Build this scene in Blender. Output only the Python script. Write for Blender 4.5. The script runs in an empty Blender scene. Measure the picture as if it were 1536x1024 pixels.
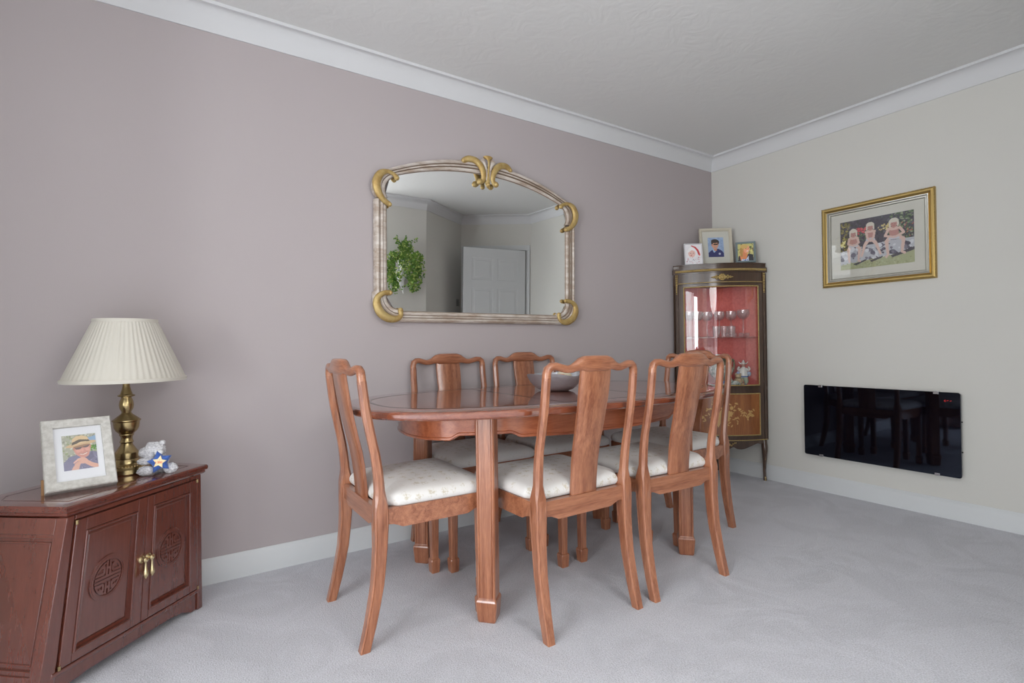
import bpy, bmesh, math, random
from mathutils import Vector, Matrix
from mathutils import noise as mnoise
random.seed(7)
PI = math.pi
scene = bpy.context.scene
COL = scene.collection

# ------------------------------------------------------------------ materials
def lin(c):
    return tuple(((x / 12.92) if x <= 0.04045 else ((x + 0.055) / 1.055) ** 2.4) for x in c)
def rgb(r, g, b):
    return lin((r / 255, g / 255, b / 255))

def new_mat(name):
    m = bpy.data.materials.new(name); m.use_nodes = True
    nt = m.node_tree
    return m, nt, nt.nodes['Principled BSDF']

def mat(name, color, rough=0.5, metal=0.0, coat=0.0, coat_rough=0.08, spec=0.5, var=0.0, vscale=20, bump=0.0, bscale=200,
        stretch=(1, 1, 1), color2=None, sheen=0.0):
    m, nt, b = new_mat(name)
    b.inputs['Base Color'].default_value = (*color, 1)
    b.inputs['Roughness'].default_value = rough
    b.inputs['Metallic'].default_value = metal
    b.inputs['Coat Weight'].default_value = coat
    b.inputs['Coat Roughness'].default_value = coat_rough
    b.inputs['Specular IOR Level'].default_value = spec
    b.inputs['Sheen Weight'].default_value = sheen
    if var > 0 or color2 or bump > 0:
        tc = nt.nodes.new('ShaderNodeTexCoord'); mp = nt.nodes.new('ShaderNodeMapping')
        mp.inputs['Scale'].default_value = stretch
        nt.links.new(tc.outputs['Object'], mp.inputs['Vector'])
    if var > 0 or color2:
        n = nt.nodes.new('ShaderNodeTexNoise'); n.inputs['Scale'].default_value = vscale
        n.inputs['Detail'].default_value = 6; n.inputs['Roughness'].default_value = 0.6
        nt.links.new(mp.outputs['Vector'], n.inputs['Vector'])
        mx = nt.nodes.new('ShaderNodeMix'); mx.data_type = 'RGBA'
        c2 = color2 or tuple(max(0, c * (1 - var)) for c in color)
        mx.inputs['A'].default_value = (*color, 1); mx.inputs['B'].default_value = (*c2, 1)
        rp = nt.nodes.new('ShaderNodeMapRange'); rp.inputs['From Min'].default_value = 0.38; rp.inputs['From Max'].default_value = 0.62
        nt.links.new(n.outputs['Fac'], rp.inputs['Value']); nt.links.new(rp.outputs['Result'], mx.inputs['Factor'])
        nt.links.new(mx.outputs['Result'], b.inputs['Base Color'])
    if bump > 0:
        n2 = nt.nodes.new('ShaderNodeTexNoise'); n2.inputs['Scale'].default_value = bscale; n2.inputs['Detail'].default_value = 4
        nt.links.new(mp.outputs['Vector'], n2.inputs['Vector'])
        bp = nt.nodes.new('ShaderNodeBump'); bp.inputs['Strength'].default_value = bump; bp.inputs['Distance'].default_value = 0.01
        nt.links.new(n2.outputs['Fac'], bp.inputs['Height']); nt.links.new(bp.outputs['Normal'], b.inputs['Normal'])
    return m

def wood(name, c1, c2, rough=0.3, coat=0.35, coat_rough=0.12, axis='z', scale=1.0):
    m, nt, b = new_mat(name)
    tc = nt.nodes.new('ShaderNodeTexCoord'); mp = nt.nodes.new('ShaderNodeMapping')
    s = {'z': (14, 14, 1), 'x': (1, 14, 14), 'y': (14, 1, 14)}[axis]
    mp.inputs['Scale'].default_value = tuple(v * scale for v in s)
    nt.links.new(tc.outputs['Object'], mp.inputs['Vector'])
    n = nt.nodes.new('ShaderNodeTexNoise'); n.inputs['Scale'].default_value = 3.0; n.inputs['Detail'].default_value = 7
    n.inputs['Roughness'].default_value = 0.65; n.inputs['Distortion'].default_value = 0.6
    nt.links.new(mp.outputs['Vector'], n.inputs['Vector'])
    n3 = nt.nodes.new('ShaderNodeTexNoise'); n3.inputs['Scale'].default_value = 22.0; n3.inputs['Detail'].default_value = 3
    nt.links.new(mp.outputs['Vector'], n3.inputs['Vector'])
    ad = nt.nodes.new('ShaderNodeMix'); ad.inputs['Factor'].default_value = 0.3
    nt.links.new(n.outputs['Fac'], ad.inputs['A']); nt.links.new(n3.outputs['Fac'], ad.inputs['B'])
    cr = nt.nodes.new('ShaderNodeValToRGB')
    cr.color_ramp.elements[0].position = 0.36; cr.color_ramp.elements[0].color = (*c2, 1)
    cr.color_ramp.elements[1].position = 0.62; cr.color_ramp.elements[1].color = (*c1, 1)
    nt.links.new(ad.outputs['Result'], cr.inputs['Fac']); nt.links.new(cr.outputs['Color'], b.inputs['Base Color'])
    b.inputs['Roughness'].default_value = rough; b.inputs['Coat Weight'].default_value = coat
    b.inputs['Coat Roughness'].default_value = coat_rough
    return m

def glass_mat(name, tint=(1, 1, 1), base=0.03, edge=0.7, rough=0.0):
    m = bpy.data.materials.new(name); m.use_nodes = True; nt = m.node_tree; nt.nodes.clear()
    o = nt.nodes.new('ShaderNodeOutputMaterial'); mx = nt.nodes.new('ShaderNodeMixShader')
    t = nt.nodes.new('ShaderNodeBsdfTransparent'); t.inputs['Color'].default_value = (*tint, 1)
    g = nt.nodes.new('ShaderNodeBsdfGlossy'); g.inputs['Roughness'].default_value = rough
    lw = nt.nodes.new('ShaderNodeLayerWeight'); lw.inputs['Blend'].default_value = 0.35
    mr = nt.nodes.new('ShaderNodeMapRange'); mr.inputs['To Min'].default_value = base; mr.inputs['To Max'].default_value = edge
    nt.links.new(lw.outputs['Facing'], mr.inputs['Value']); nt.links.new(mr.outputs['Result'], mx.inputs['Fac'])
    nt.links.new(t.outputs[0], mx.inputs[1]); nt.links.new(g.outputs[0], mx.inputs[2]); nt.links.new(mx.outputs[0], o.inputs['Surface'])
    return m

M = {}
M['wall_mauve'] = mat('mauve_paint', rgb(175, 166, 166), 0.85, spec=0.25, bump=0.05, bscale=350)
M['wall_cream'] = mat('cream_paint', rgb(205, 203, 197), 0.85, spec=0.25, bump=0.05, bscale=350)
M['white_paint'] = mat('white_gloss_paint', rgb(205, 207, 208), 0.45, spec=0.4)
M['coving'] = mat('coving_plaster', rgb(208, 208, 209), 0.8, spec=0.25)
M['wood'] = wood('rosewood', (0.42, 0.172, 0.088), (0.20, 0.062, 0.028), 0.30, 0.6, 0.13)
M['wood_x'] = wood('rosewood_rail', (0.42, 0.172, 0.088), (0.20, 0.062, 0.028), 0.30, 0.6, 0.13, 'x')
M['wood_top'] = wood('rosewood_top', (0.26, 0.075, 0.035), (0.16, 0.038, 0.018), 0.22, 1.0, 0.03, 'x')
M['wood_edge'] = wood('rosewood_table', (0.42, 0.13, 0.055), (0.24, 0.055, 0.022), 0.28, 0.6, 0.10, 'x')
M['dark_line'] = mat('dark_inlay', (0.012, 0.006, 0.005), 0.3, coat=0.5)
M['mahog'] = wood('mahogany', (0.14, 0.037, 0.023), (0.112, 0.028, 0.0175), 0.26, 1.0, 0.14)
M['mahog_x'] = wood('mahogany_top', (0.15, 0.038, 0.024), (0.105, 0.024, 0.016), 0.22, 1.0, 0.07, 'x')
M['cab_wood'] = wood('cabinet_walnut', (0.085, 0.045, 0.026), (0.045, 0.022, 0.013), 0.3, 0.7, 0.12)
M['marq_wood'] = wood('kingwood_veneer', (0.42, 0.16, 0.05), (0.20, 0.06, 0.02), 0.3, 0.7, 0.12, 'z', 0.8)
M['marq'] = mat('boxwood_inlay', (0.62, 0.38, 0.14), 0.4, coat=0.4)
M['gilt'] = mat('gilt_metal', (0.66, 0.50, 0.22), 0.35, metal=0.6, bump=0.4, bscale=260, color2=(0.40, 0.27, 0.10), vscale=220)
M['gold_paint'] = mat('gold_leaf', (0.52, 0.385, 0.16), 0.45, metal=0.45, color2=(0.42, 0.27, 0.09), vscale=30)
M['brass'] = mat('antique_brass', (0.42, 0.32, 0.16), 0.26, metal=1.0)
M['brass_light'] = mat('polished_brass', (0.75, 0.62, 0.36), 0.25, metal=1.0)
M['black'] = mat('black_plastic', (0.01, 0.01, 0.01), 0.5)
M['chrome'] = mat('bright_metal', (0.6, 0.6, 0.62), 0.25, metal=1.0)
M['black_glass'] = mat('black_glass', (0.002, 0.002, 0.004), 0.03, coat=0.0, spec=0.95)
M['grey_case'] = mat('grey_casing', rgb(150, 150, 150), 0.5)
M['red_red'] = mat('red_damask', (0.78, 0.20, 0.17), 0.85, color2=(0.68, 0.15, 0.13), vscale=60)
M['white_card'] = mat('white_card', rgb(225, 225, 228), 0.7)
M['cream_card'] = mat('cream_card', rgb(198, 196, 186), 0.7)
M['cream_frame'] = mat('cream_painted_wood', rgb(196, 188, 170), 0.5)
M['grey_frame'] = mat('blue_grey_wood', rgb(118, 132, 134), 0.5)
M['drift'] = mat('driftwood_grey', rgb(200, 197, 191), 0.75, color2=rgb(178, 174, 167), vscale=26, stretch=(2.5, 2, 2.5), bump=0.15, bscale=60)
M['mdf'] = mat('brown_board', rgb(150, 112, 74), 0.7)
M['glass'] = glass_mat('clear_glass', base=0.07, edge=0.85)
M['crystal'] = glass_mat('cut_crystal', base=0.08, edge=0.75, rough=0.06)
def _milky(m):
    nt = m.node_tree; o = nt.nodes['Material Output']; src = o.inputs['Surface'].links[0].from_socket
    d = nt.nodes.new('ShaderNodeBsdfTranslucent'); d.inputs['Color'].default_value = (.95, .95, .97, 1)
    e = nt.nodes.new('ShaderNodeBsdfDiffuse'); e.inputs['Color'].default_value = (.95, .95, .97, 1)
    a = nt.nodes.new('ShaderNodeMixShader'); a.inputs['Fac'].default_value = .5
    mx = nt.nodes.new('ShaderNodeMixShader'); mx.inputs['Fac'].default_value = .10
    nt.links.new(d.outputs[0], a.inputs[1]); nt.links.new(e.outputs[0], a.inputs[2])
    nt.links.new(src, mx.inputs[1]); nt.links.new(a.outputs[0], mx.inputs[2]); nt.links.new(mx.outputs[0], o.inputs['Surface'])
_milky(M['crystal'])
M['door_glass'] = glass_mat('cabinet_glass', base=0.035, edge=0.45)
M['picture_glass'] = glass_mat('picture_glass', base=0.02, edge=0.40)
M['silver_hammer'] = mat('hammered_pewter', (0.50, 0.51, 0.55), 0.30, metal=0.75, bump=0.35, bscale=30)
M['leaf'] = mat('ivy_leaf', rgb(116, 156, 60), 0.5, color2=rgb(66, 112, 36), vscale=12)
M['leaf_light'] = mat('young_ivy_leaf', rgb(176, 196, 104), 0.5)
M['stem'] = mat('ivy_stem', rgb(110, 110, 70), 0.6)
M['switch'] = mat('dark_switch', (0.02, 0.018, 0.016), 0.4)
M['upvc'] = mat('white_upvc', (0.8, 0.8, 0.8), 0.4)
M['plush'] = mat('grey_plush', rgb(226, 224, 226), 0.95, color2=rgb(182, 180, 184), vscale=160, bump=0.6, bscale=300, sheen=0.3)
M['plush_w'] = mat('white_plush', rgb(222, 222, 222), 0.95, sheen=0.4)
M['plush_blue'] = mat('blue_plush', rgb(62, 100, 178), 0.9, sheen=0.4, color2=rgb(44, 78, 150), vscale=120)
M['star_cream'] = mat('cream_felt', rgb(240, 222, 178), 0.9)
M['red_thread'] = mat('orange_thread', rgb(226, 96, 48), 0.8)
M['grey_thread'] = mat('grey_thread', rgb(120, 110, 96), 0.8)

for k_ in ('mahog', 'mahog_x', 'wood_top'): M[k_].node_tree.nodes['Principled BSDF'].inputs['Coat IOR'].default_value = 1.75
# wall mirror
m, nt, b = new_mat('mirror_silver'); b.inputs['Base Color'].default_value = (0.955, 0.965, 0.955, 1); b.inputs['Metallic'].default_value = 1; b.inputs['Roughness'].default_value = 0.0
M['mirror'] = m
# distressed cream frame
M['mirror_frame'] = mat('distressed_cream_wood', rgb(206, 197, 188), 0.45, color2=rgb(166, 148, 132), vscale=16, stretch=(.6, 1, 2.2), coat=0.25)
M['mirror_groove'] = mat('frame_groove', rgb(118, 100, 84), 0.6)
M['pewter_strip'] = mat('silver_moulding', (0.50, 0.49, 0.44), 0.32, metal=0.85)
M['picture_gold'] = mat('picture_gold', (0.47, 0.33, 0.12), 0.33, metal=0.85)

# ceiling: swirled plaster
def ceiling_mat():
    m, nt, b = new_mat('textured_ceiling')
    b.inputs['Base Color'].default_value = (*rgb(222, 222, 220), 1); b.inputs['Roughness'].default_value = 0.9; b.inputs['Specular IOR Level'].default_value = 0.2
    tc = nt.nodes.new('ShaderNodeTexCoord')
    n = nt.nodes.new('ShaderNodeTexNoise'); n.inputs['Scale'].default_value = 9; n.inputs['Detail'].default_value = 6; n.inputs['Distortion'].default_value = 2.2
    nt.links.new(tc.outputs['Object'], n.inputs['Vector'])
    bp = nt.nodes.new('ShaderNodeBump'); bp.inputs['Strength'].default_value = 0.10; bp.inputs['Distance'].default_value = 0.02
    nt.links.new(n.outputs['Fac'], bp.inputs['Height']); nt.links.new(bp.outputs['Normal'], b.inputs['Normal'])
    return m
M['ceiling'] = ceiling_mat()

def carpet_mat():
    m, nt, b = new_mat('cream_carpet')
    b.inputs['Roughness'].default_value = 1.0; b.inputs['Specular IOR Level'].default_value = 0.1; b.inputs['Sheen Weight'].default_value = 0.25
    tc = nt.nodes.new('ShaderNodeTexCoord')
    n = nt.nodes.new('ShaderNodeTexNoise'); n.inputs['Scale'].default_value = 230; n.inputs['Detail'].default_value = 3
    w = nt.nodes.new('ShaderNodeTexNoise'); w.inputs['Scale'].default_value = 3.2; w.inputs['Detail'].default_value = 5; w.inputs['Distortion'].default_value = 2.0
    for q in (n, w): nt.links.new(tc.outputs['Object'], q.inputs['Vector'])
    mx = nt.nodes.new('ShaderNodeMix'); mx.data_type = 'RGBA'
    mx.inputs['A'].default_value = (*rgb(186, 186, 192), 1); mx.inputs['B'].default_value = (*rgb(213, 213, 220), 1)
    mr = nt.nodes.new('ShaderNodeMapRange'); mr.inputs['From Min'].default_value = .35; mr.inputs['From Max'].default_value = .65
    nt.links.new(n.outputs['Fac'], mr.inputs['Value']); nt.links.new(mr.outputs['Result'], mx.inputs['Factor'])
    mx2 = nt.nodes.new('ShaderNodeMix'); mx2.data_type = 'RGBA'; mx2.blend_type = 'MULTIPLY'; mx2.inputs['Factor'].default_value = 1
    cr = nt.nodes.new('ShaderNodeValToRGB'); cr.color_ramp.elements[0].position = .42; cr.color_ramp.elements[0].color = (.93, .93, .93, 1)
    cr.color_ramp.elements[1].position = .56; cr.color_ramp.elements[1].color = (1, 1, 1, 1)
    nt.links.new(w.outputs['Fac'], cr.inputs['Fac']); nt.links.new(mx.outputs['Result'], mx2.inputs['A']); nt.links.new(cr.outputs['Color'], mx2.inputs['B'])
    nt.links.new(mx2.outputs['Result'], b.inputs['Base Color'])
    ad = nt.nodes.new('ShaderNodeMath'); ad.operation = 'MULTIPLY_ADD'; ad.inputs[1].default_value = 2.2
    nt.links.new(w.outputs['Fac'], ad.inputs[0]); nt.links.new(n.outputs['Fac'], ad.inputs[2])
    bp = nt.nodes.new('ShaderNodeBump'); bp.inputs['Strength'].default_value = 0.5; bp.inputs['Distance'].default_value = 0.007
    nt.links.new(ad.outputs['Value'], bp.inputs['Height']); nt.links.new(bp.outputs['Normal'], b.inputs['Normal'])
    return m
M['carpet'] = carpet_mat()

def fabric_mat():
    m, nt, b = new_mat('cream_damask')
    b.inputs['Roughness'].default_value = 0.75; b.inputs['Sheen Weight'].default_value = 0.2
    tc = nt.nodes.new('ShaderNodeTexCoord')
    v = nt.nodes.new('ShaderNodeTexVoronoi'); v.inputs['Scale'].default_value = 24; v.inputs['Randomness'].default_value = 0.35
    n = nt.nodes.new('ShaderNodeTexNoise'); n.inputs['Scale'].default_value = 150; n.inputs['Detail'].default_value = 3
    for q in (v, n): nt.links.new(tc.outputs['Object'], q.inputs['Vector'])
    # flower sprig: noisy blot near each cell centre
    md = nt.nodes.new('ShaderNodeMath'); md.operation = 'MULTIPLY_ADD'; md.inputs[1].default_value = -0.8; md.inputs[2].default_value = 0.36
    nt.links.new(v.outputs['Distance'], md.inputs[0])
    m2 = nt.nodes.new('ShaderNodeMath'); m2.operation = 'ADD'; nt.links.new(md.outputs[0], m2.inputs[0]); nt.links.new(n.outputs['Fac'], m2.inputs[1])
    cr = nt.nodes.new('ShaderNodeValToRGB'); cr.color_ramp.elements[0].position = .60; cr.color_ramp.elements[0].color = (*rgb(220, 217, 213), 1)
    cr.color_ramp.elements[1].position = .84; cr.color_ramp.elements[1].color = (*rgb(196, 187, 168), 1)
    nt.links.new(m2.outputs[0], cr.inputs['Fac']); nt.links.new(cr.outputs['Color'], b.inputs['Base Color'])
    bp = nt.nodes.new('ShaderNodeBump'); bp.inputs['Strength'].default_value = 0.25; bp.inputs['Distance'].default_value = 0.003
    nt.links.new(n.outputs['Fac'], bp.inputs['Height']); nt.links.new(bp.outputs['Normal'], b.inputs['Normal'])
    return m
M['fabric'] = fabric_mat()

def shade_mat():
    m, nt, b = new_mat('pleated_cream_silk')
    b.inputs['Base Color'].default_value = (*rgb(218, 213, 202), 1); b.inputs['Roughness'].default_value = 0.6; b.inputs['Sheen Weight'].default_value = 0.3
    tr = nt.nodes.new('ShaderNodeBsdfTranslucent'); tr.inputs['Color'].default_value = (*rgb(236, 232, 224), 1)
    mx = nt.nodes.new('ShaderNodeMixShader'); mx.inputs['Fac'].default_value = 0.3
    o = nt.nodes['Material Output']
    nt.links.new(b.outputs[0], mx.inputs[1]); nt.links.new(tr.outputs[0], mx.inputs[2]); nt.links.new(mx.outputs[0], o.inputs['Surface'])
    return m
M['shade'] = shade_mat()

def paint_mat():
    m, nt, b = new_mat('photo_print'); a = nt.nodes.new('ShaderNodeVertexColor'); a.layer_name = 'Col'
    nt.links.new(a.outputs['Color'], b.inputs['Base Color']); b.inputs['Roughness'].default_value = 0.45
    return m
M['photo'] = paint_mat()
m, nt, b = new_mat('red_display'); b.inputs['Base Color'].default_value = (0, 0, 0, 1); b.inputs['Emission Color'].default_value = (1, .03, .03, 1); b.inputs['Emission Strength'].default_value = 0.8
M['led'] = m
M['black_glass'].node_tree.nodes['Principled BSDF'].inputs['Specular Tint'].default_value = (.62, .74, 1, 1)

# ------------------------------------------------------------------ mesh helpers
class MB:
    def __init__(s): s.v = []; s.f = []; s.mi = []
    def add(s, vs, fs, mi=0):
        o = len(s.v); s.v += [tuple(x) for x in vs]
        for f in fs: s.f.append([i + o for i in f]); s.mi.append(mi)
        return s
    def box(s, a, b, mi=0):
        x0, y0, z0 = a; x1, y1, z1 = b
        vs = [(x0, y0, z0), (x1, y0, z0), (x1, y1, z0), (x0, y1, z0), (x0, y0, z1), (x1, y0, z1), (x1, y1, z1), (x0, y1, z1)]
        return s.add(vs, [(0, 3, 2, 1), (4, 5, 6, 7), (0, 1, 5, 4), (1, 2, 6, 5), (2, 3, 7, 6), (3, 0, 4, 7)], mi)
    def hexa(s, pts, mi=0):       # 8 points, bottom 4 then top 4
        return s.add(pts, [(0, 3, 2, 1), (4, 5, 6, 7), (0, 1, 5, 4), (1, 2, 6, 5), (2, 3, 7, 6), (3, 0, 4, 7)], mi)
    def loft(s, rings, caps=True, closed=True, mi=0, loop=False):
        n = len(rings[0]); vs = [p for r in rings for p in r]; fs = []
        R = len(rings)
        for i in range(R if loop else R - 1):
            j = (i + 1) % R
            for k in range(n if closed else n - 1):
                l = (k + 1) % n
                fs.append((i * n + k, i * n + l, j * n + l, j * n + k))
        if caps and not loop and closed:
            fs.append(tuple(range(n - 1, -1, -1))); fs.append(tuple((R - 1) * n + k for k in range(n)))
        return s.add(vs, fs, mi)
    def lathe(s, prof, c=(0, 0, 0), n=32, mi=0, caps=True):
        rings = [[(c[0] + r * math.cos(2 * PI * k / n), c[1] + r * math.sin(2 * PI * k / n), c[2] + z) for k in range(n)] for r, z in prof]
        return s.loft(rings, caps=caps, mi=mi)
    def tube(s, path, rad, n=10, mi=0, flat=1.0, up=None, caps=True):
        P = [Vector(p) for p in path]; N = len(P); rings = []; prev = None
        for i in range(N):
            t = (P[min(i + 1, N - 1)] - P[max(i - 1, 0)]).normalized()
            if up is not None: u = Vector(up)
            else: u = prev if prev is not None else (Vector((0, 0, 1)) if abs(t.z) < .9 else Vector((1, 0, 0)))
            a = (u - t * u.dot(t)).normalized(); b_ = t.cross(a); prev = a
            r = rad[i] if isinstance(rad, (list, tuple)) else rad
            rings.append([P[i] + a * (r * flat * math.cos(2 * PI * k / n)) + b_ * (r * math.sin(2 * PI * k / n)) for k in range(n)])
        return s.loft(rings, caps=caps, mi=mi)
    def prism(s, poly, z0, z1, mi=0):
        return s.loft([[(x, y, z0) for x, y in poly], [(x, y, z1) for x, y in poly]], mi=mi)
    def ball(s, c, r, n=12, m=8, mi=0, R=None):
        rx, ry, rz = r if isinstance(r, (tuple, list)) else (r, r, r)
        rings = []
        for i in range(1, m):
            a = PI * i / m
            rings.append([Vector((rx * math.sin(a) * math.cos(2 * PI * k / n), ry * math.sin(a) * math.sin(2 * PI * k / n), -rz * math.cos(a))) for k in range(n)])
        if R is not None: rings = [[R @ p for p in q] for q in rings]
        C = Vector(c)
        return s.loft([[C + p for p in q] for q in rings], mi=mi)
    def build(s, name, mats, parent=None, smooth=True, ang=0.6, bevel=0.0, loc=None, rotz=None, colors=None):
        me = bpy.data.meshes.new(name); me.from_pydata([tuple(v) for v in s.v], [], s.f)
        if not isinstance(mats, (list, tuple)): mats = [mats]
        for mm in mats: me.materials.append(M[mm] if isinstance(mm, str) else mm)
        me.polygons.foreach_set('material_index', s.mi)
        if colors is not None:
            ca = me.color_attributes.new('Col', 'FLOAT_COLOR', 'CORNER')
            buf = []
            for p, c in zip(me.polygons, colors): buf += [c[0], c[1], c[2], 1.0] * p.loop_total
            ca.data.foreach_set('color', buf)
        else:
            bm = bmesh.new(); bm.from_mesh(me)
            bmesh.ops.recalc_face_normals(bm, faces=bm.faces)
            if smooth:
                for f in bm.faces: f.smooth = True
                for e in bm.edges:
                    if len(e.link_faces) == 2 and e.calc_face_angle(0) > ang: e.smooth = False
            bm.to_mesh(me); bm.free()
        me.update()
        o = bpy.data.objects.new(name, me); COL.objects.link(o)
        if parent is not None: o.parent = parent
        if loc is not None: o.location = loc
        if rotz is not None: o.rotation_euler = (0, 0, rotz)
        if bevel > 0:
            bv = o.modifiers.new('edge', 'BEVEL'); bv.width = bevel; bv.segments = 2; bv.limit_method = 'ANGLE'; bv.angle_limit = 0.7
        return o

def tag(o, label, cat, group=None):
    o['label'] = label; o['category'] = cat
    if group: o['group'] = group
    return o
def thing(name, label, cat, loc=(0, 0, 0), rotz=0, group=None):
    o = bpy.data.objects.new(name, None); COL.objects.link(o); o.empty_display_size = 0.1
    o.location = loc; o.rotation_euler = (0, 0, rotz)
    return tag(o, label, cat, group)
def struct(o): o['kind'] = 'structure'; return o
def dup(root, loc, rotz, label):
    r = root.copy(); COL.objects.link(r); r.location = loc; r.rotation_euler = (0, 0, rotz); r['label'] = label
    for ch in list(root.children):
        c = ch.copy(); COL.objects.link(c); c.parent = r
        for g in list(ch.children):
            d = g.copy(); COL.objects.link(d); d.parent = c
    return r
def sq(cx, cy, z, hx, hy, ch=0.003):
    return [(cx - hx + ch, cy - hy, z), (cx + hx - ch, cy - hy, z), (cx + hx, cy - hy + ch, z), (cx + hx, cy + hy - ch, z),
            (cx + hx - ch, cy + hy, z), (cx - hx + ch, cy + hy, z), (cx - hx, cy + hy - ch, z), (cx - hx, cy - hy + ch, z)]
def sqg(cx, cy, z, hx, hy, ch, g=.0016, gw=.0022, off=.0035):
    """square section with a small bead worked along each corner"""
    out = []
    cs = [(-1, -1), (1, -1), (1, 1), (-1, 1)]
    for i in range(4):
        (ax, ay), (bx, by) = cs[i], cs[(i + 1) % 4]
        A = Vector((ax * hx, ay * hy)); B = Vector((bx * hx, by * hy)); d = (B - A).normalized(); n = Vector((d.y, -d.x)); L = (B - A).length
        for s_, dep in ((ch, 0), (ch + off - gw, 0), (ch + off - gw / 2, g), (ch + off, 0), (L - ch - off, 0), (L - ch - off + gw / 2, g), (L - ch - off + gw, 0), (L - ch, 0)):
            p = A + d * s_ - n * dep; out.append((cx + p.x, cy + p.y, z))
    return out
def sup(cx, cy, z, a, b, n=2.0, N=64):
    r = []
    for k in range(N):
        t = 2 * PI * k / N; c, s_ = math.cos(t), math.sin(t)
        r.append((cx + a * math.copysign(abs(c) ** (2 / n), c), cy + b * math.copysign(abs(s_) ** (2 / n), s_), z))
    return r
def lerp(a, b, t): return a + (b - a) * t
def interp(tab, x):
    for (a, va), (b, vb) in zip(tab, tab[1:]):
        if x <= b:
            t = (x - a) / (b - a) if b > a else 0
            t = max(0, min(1, t))
            return tuple(lerp(p, q, t) for p, q in zip(va, vb)) if isinstance(va, tuple) else lerp(va, vb, t)
    return tab[-1][1]
def smoothpath(pts, sub=4):
    P = [Vector(p) for p in pts]; out = []
    for i in range(len(P) - 1):
        p0 = P[max(i - 1, 0)]; p1 = P[i]; p2 = P[i + 1]; p3 = P[min(i + 2, len(P) - 1)]
        for k in range(sub):
            t = k / sub
            out.append(0.5 * ((2 * p1) + (p2 - p0) * t + (2 * p0 - 5 * p1 + 4 * p2 - p3) * t * t + (3 * p1 - p0 - 3 * p2 + p3) * t ** 3))
    out.append(P[-1]); return out

# ------------------------------------------------------------------ camera
def make_camera():
    f, yaw, pitch, roll, cx, cy, h = 774.6076, 0.5825337, 0.0081943, -0.0127631, -3.5207080, -2.4890119, 0.9676092
    F = Vector((math.sin(yaw) * math.cos(pitch), math.cos(yaw) * math.cos(pitch), math.sin(pitch)))
    R = Vector((math.cos(yaw), -math.sin(yaw), 0)); U = R.cross(F)
    R2 = R * math.cos(roll) + U * math.sin(roll); U2 = -R * math.sin(roll) + U * math.cos(roll)
    cd = bpy.data.cameras.new('camera'); co = bpy.data.objects.new('camera', cd); COL.objects.link(co)
    mt = Matrix((R2, U2, -F)).transposed().to_4x4(); mt.translation = Vector((cx, cy, h)); co.matrix_world = mt
    cd.sensor_width = 36; cd.lens = f / 1536 * 36; cd.clip_start = 0.05
    scene.camera = co
make_camera()

# ------------------------------------------------------------------ room shell
H = 2.40
ROOM = [(0, 0), (0, -2.48), (-.64, -3.02), (-1.29, -2.56), (-1.95, -2.56), (-1.95, -4.60), (-6.60, -4.60), (-6.60, -.95), (-4.36, -.95), (-4.36, 0)]
struct(MB().prism([(x * 1.0, y * 1.0) for x, y in [(.3, .2), (.3, -4.8), (-6.8, -4.8), (-6.8, .2)]], -0.10, 0.0).build('floor', 'carpet', smooth=False))
struct(MB().prism([(.3, .2), (.3, -4.8), (-6.8, -4.8), (-6.8, .2)], H, H + .1).build('ceiling', 'ceiling', smooth=False))

def wall(name, p, q, m, openings=(), t=0.12):
    """wall from p to q (room on the right-hand side when walking p->q is inside), openings = [(s0,s1,z0,z1)]"""
    P, Q = Vector((*p, 0)), Vector((*q, 0)); L = (Q - P).length; d = (Q - P).normalized(); n = Vector((-d.y, d.x, 0))  # outward
    mb = MB()
    def blk(s0, s1, z0, z1):
        if s1 - s0 < 1e-4 or z1 - z0 < 1e-4: return
        a = P + d * s0; b_ = P + d * s1
        pts = [a, b_, b_ + n * t, a + n * t]
        mb.hexa([(v.x, v.y, z0) for v in pts] + [(v.x, v.y, z1) for v in pts])
    s = 0
    for (s0, s1, z0, z1) in openings:
        blk(s, s0, 0, H); blk(s0, s1, 0, z0); blk(s0, s1, z1, H); s = s1
    blk(s, L, 0, H)
    return struct(mb.build(name, m, smooth=False))
# walls (walking clockwise seen from above so that outward is on the left)
wall('wall_back', (-4.36, 0), (0, 0), 'wall_mauve')
wall('wall_right', (0, 0), (0, -2.48), 'wall_cream')
wall('wall_corner', (0, -2.48), (-.64, -3.02), 'wall_cream', [(0.045, 0.815, 0, 2.0)])
wall('wall_recess', (-.64, -3.02), (-1.29, -2.56), 'wall_cream')
wall('wall_front', (-1.29, -2.56), (-1.95, -2.56), 'wall_cream')
wall('wall_front_side', (-1.95, -2.56), (-1.95, -4.60), 'wall_cream')
wall('wall_far_front', (-1.95, -4.60), (-6.60, -4.60), 'wall_cream', [(0.25, 3.45, 0.20, 2.20)])
wall('wall_left', (-6.60, -4.60), (-6.60, -.95), 'wall_cream', [(.80, 2.80, 0.25, 2.15)])
wall('wall_left_return', (-6.60, -.95), (-4.36, -.95), 'wall_cream', [(.30, 1.80, .30, 2.15)])
wall('wall_left_side', (-4.36, -.95), (-4.36, 0), 'wall_cream')
# dim lobby seen past the open door
struct(MB().box((.25, -3.9, 0), (.30, -2.3, H)).box((-1.2, -3.95, 0), (.3, -3.9, H)).build('wall_hall', 'wall_cream', smooth=False))

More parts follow.
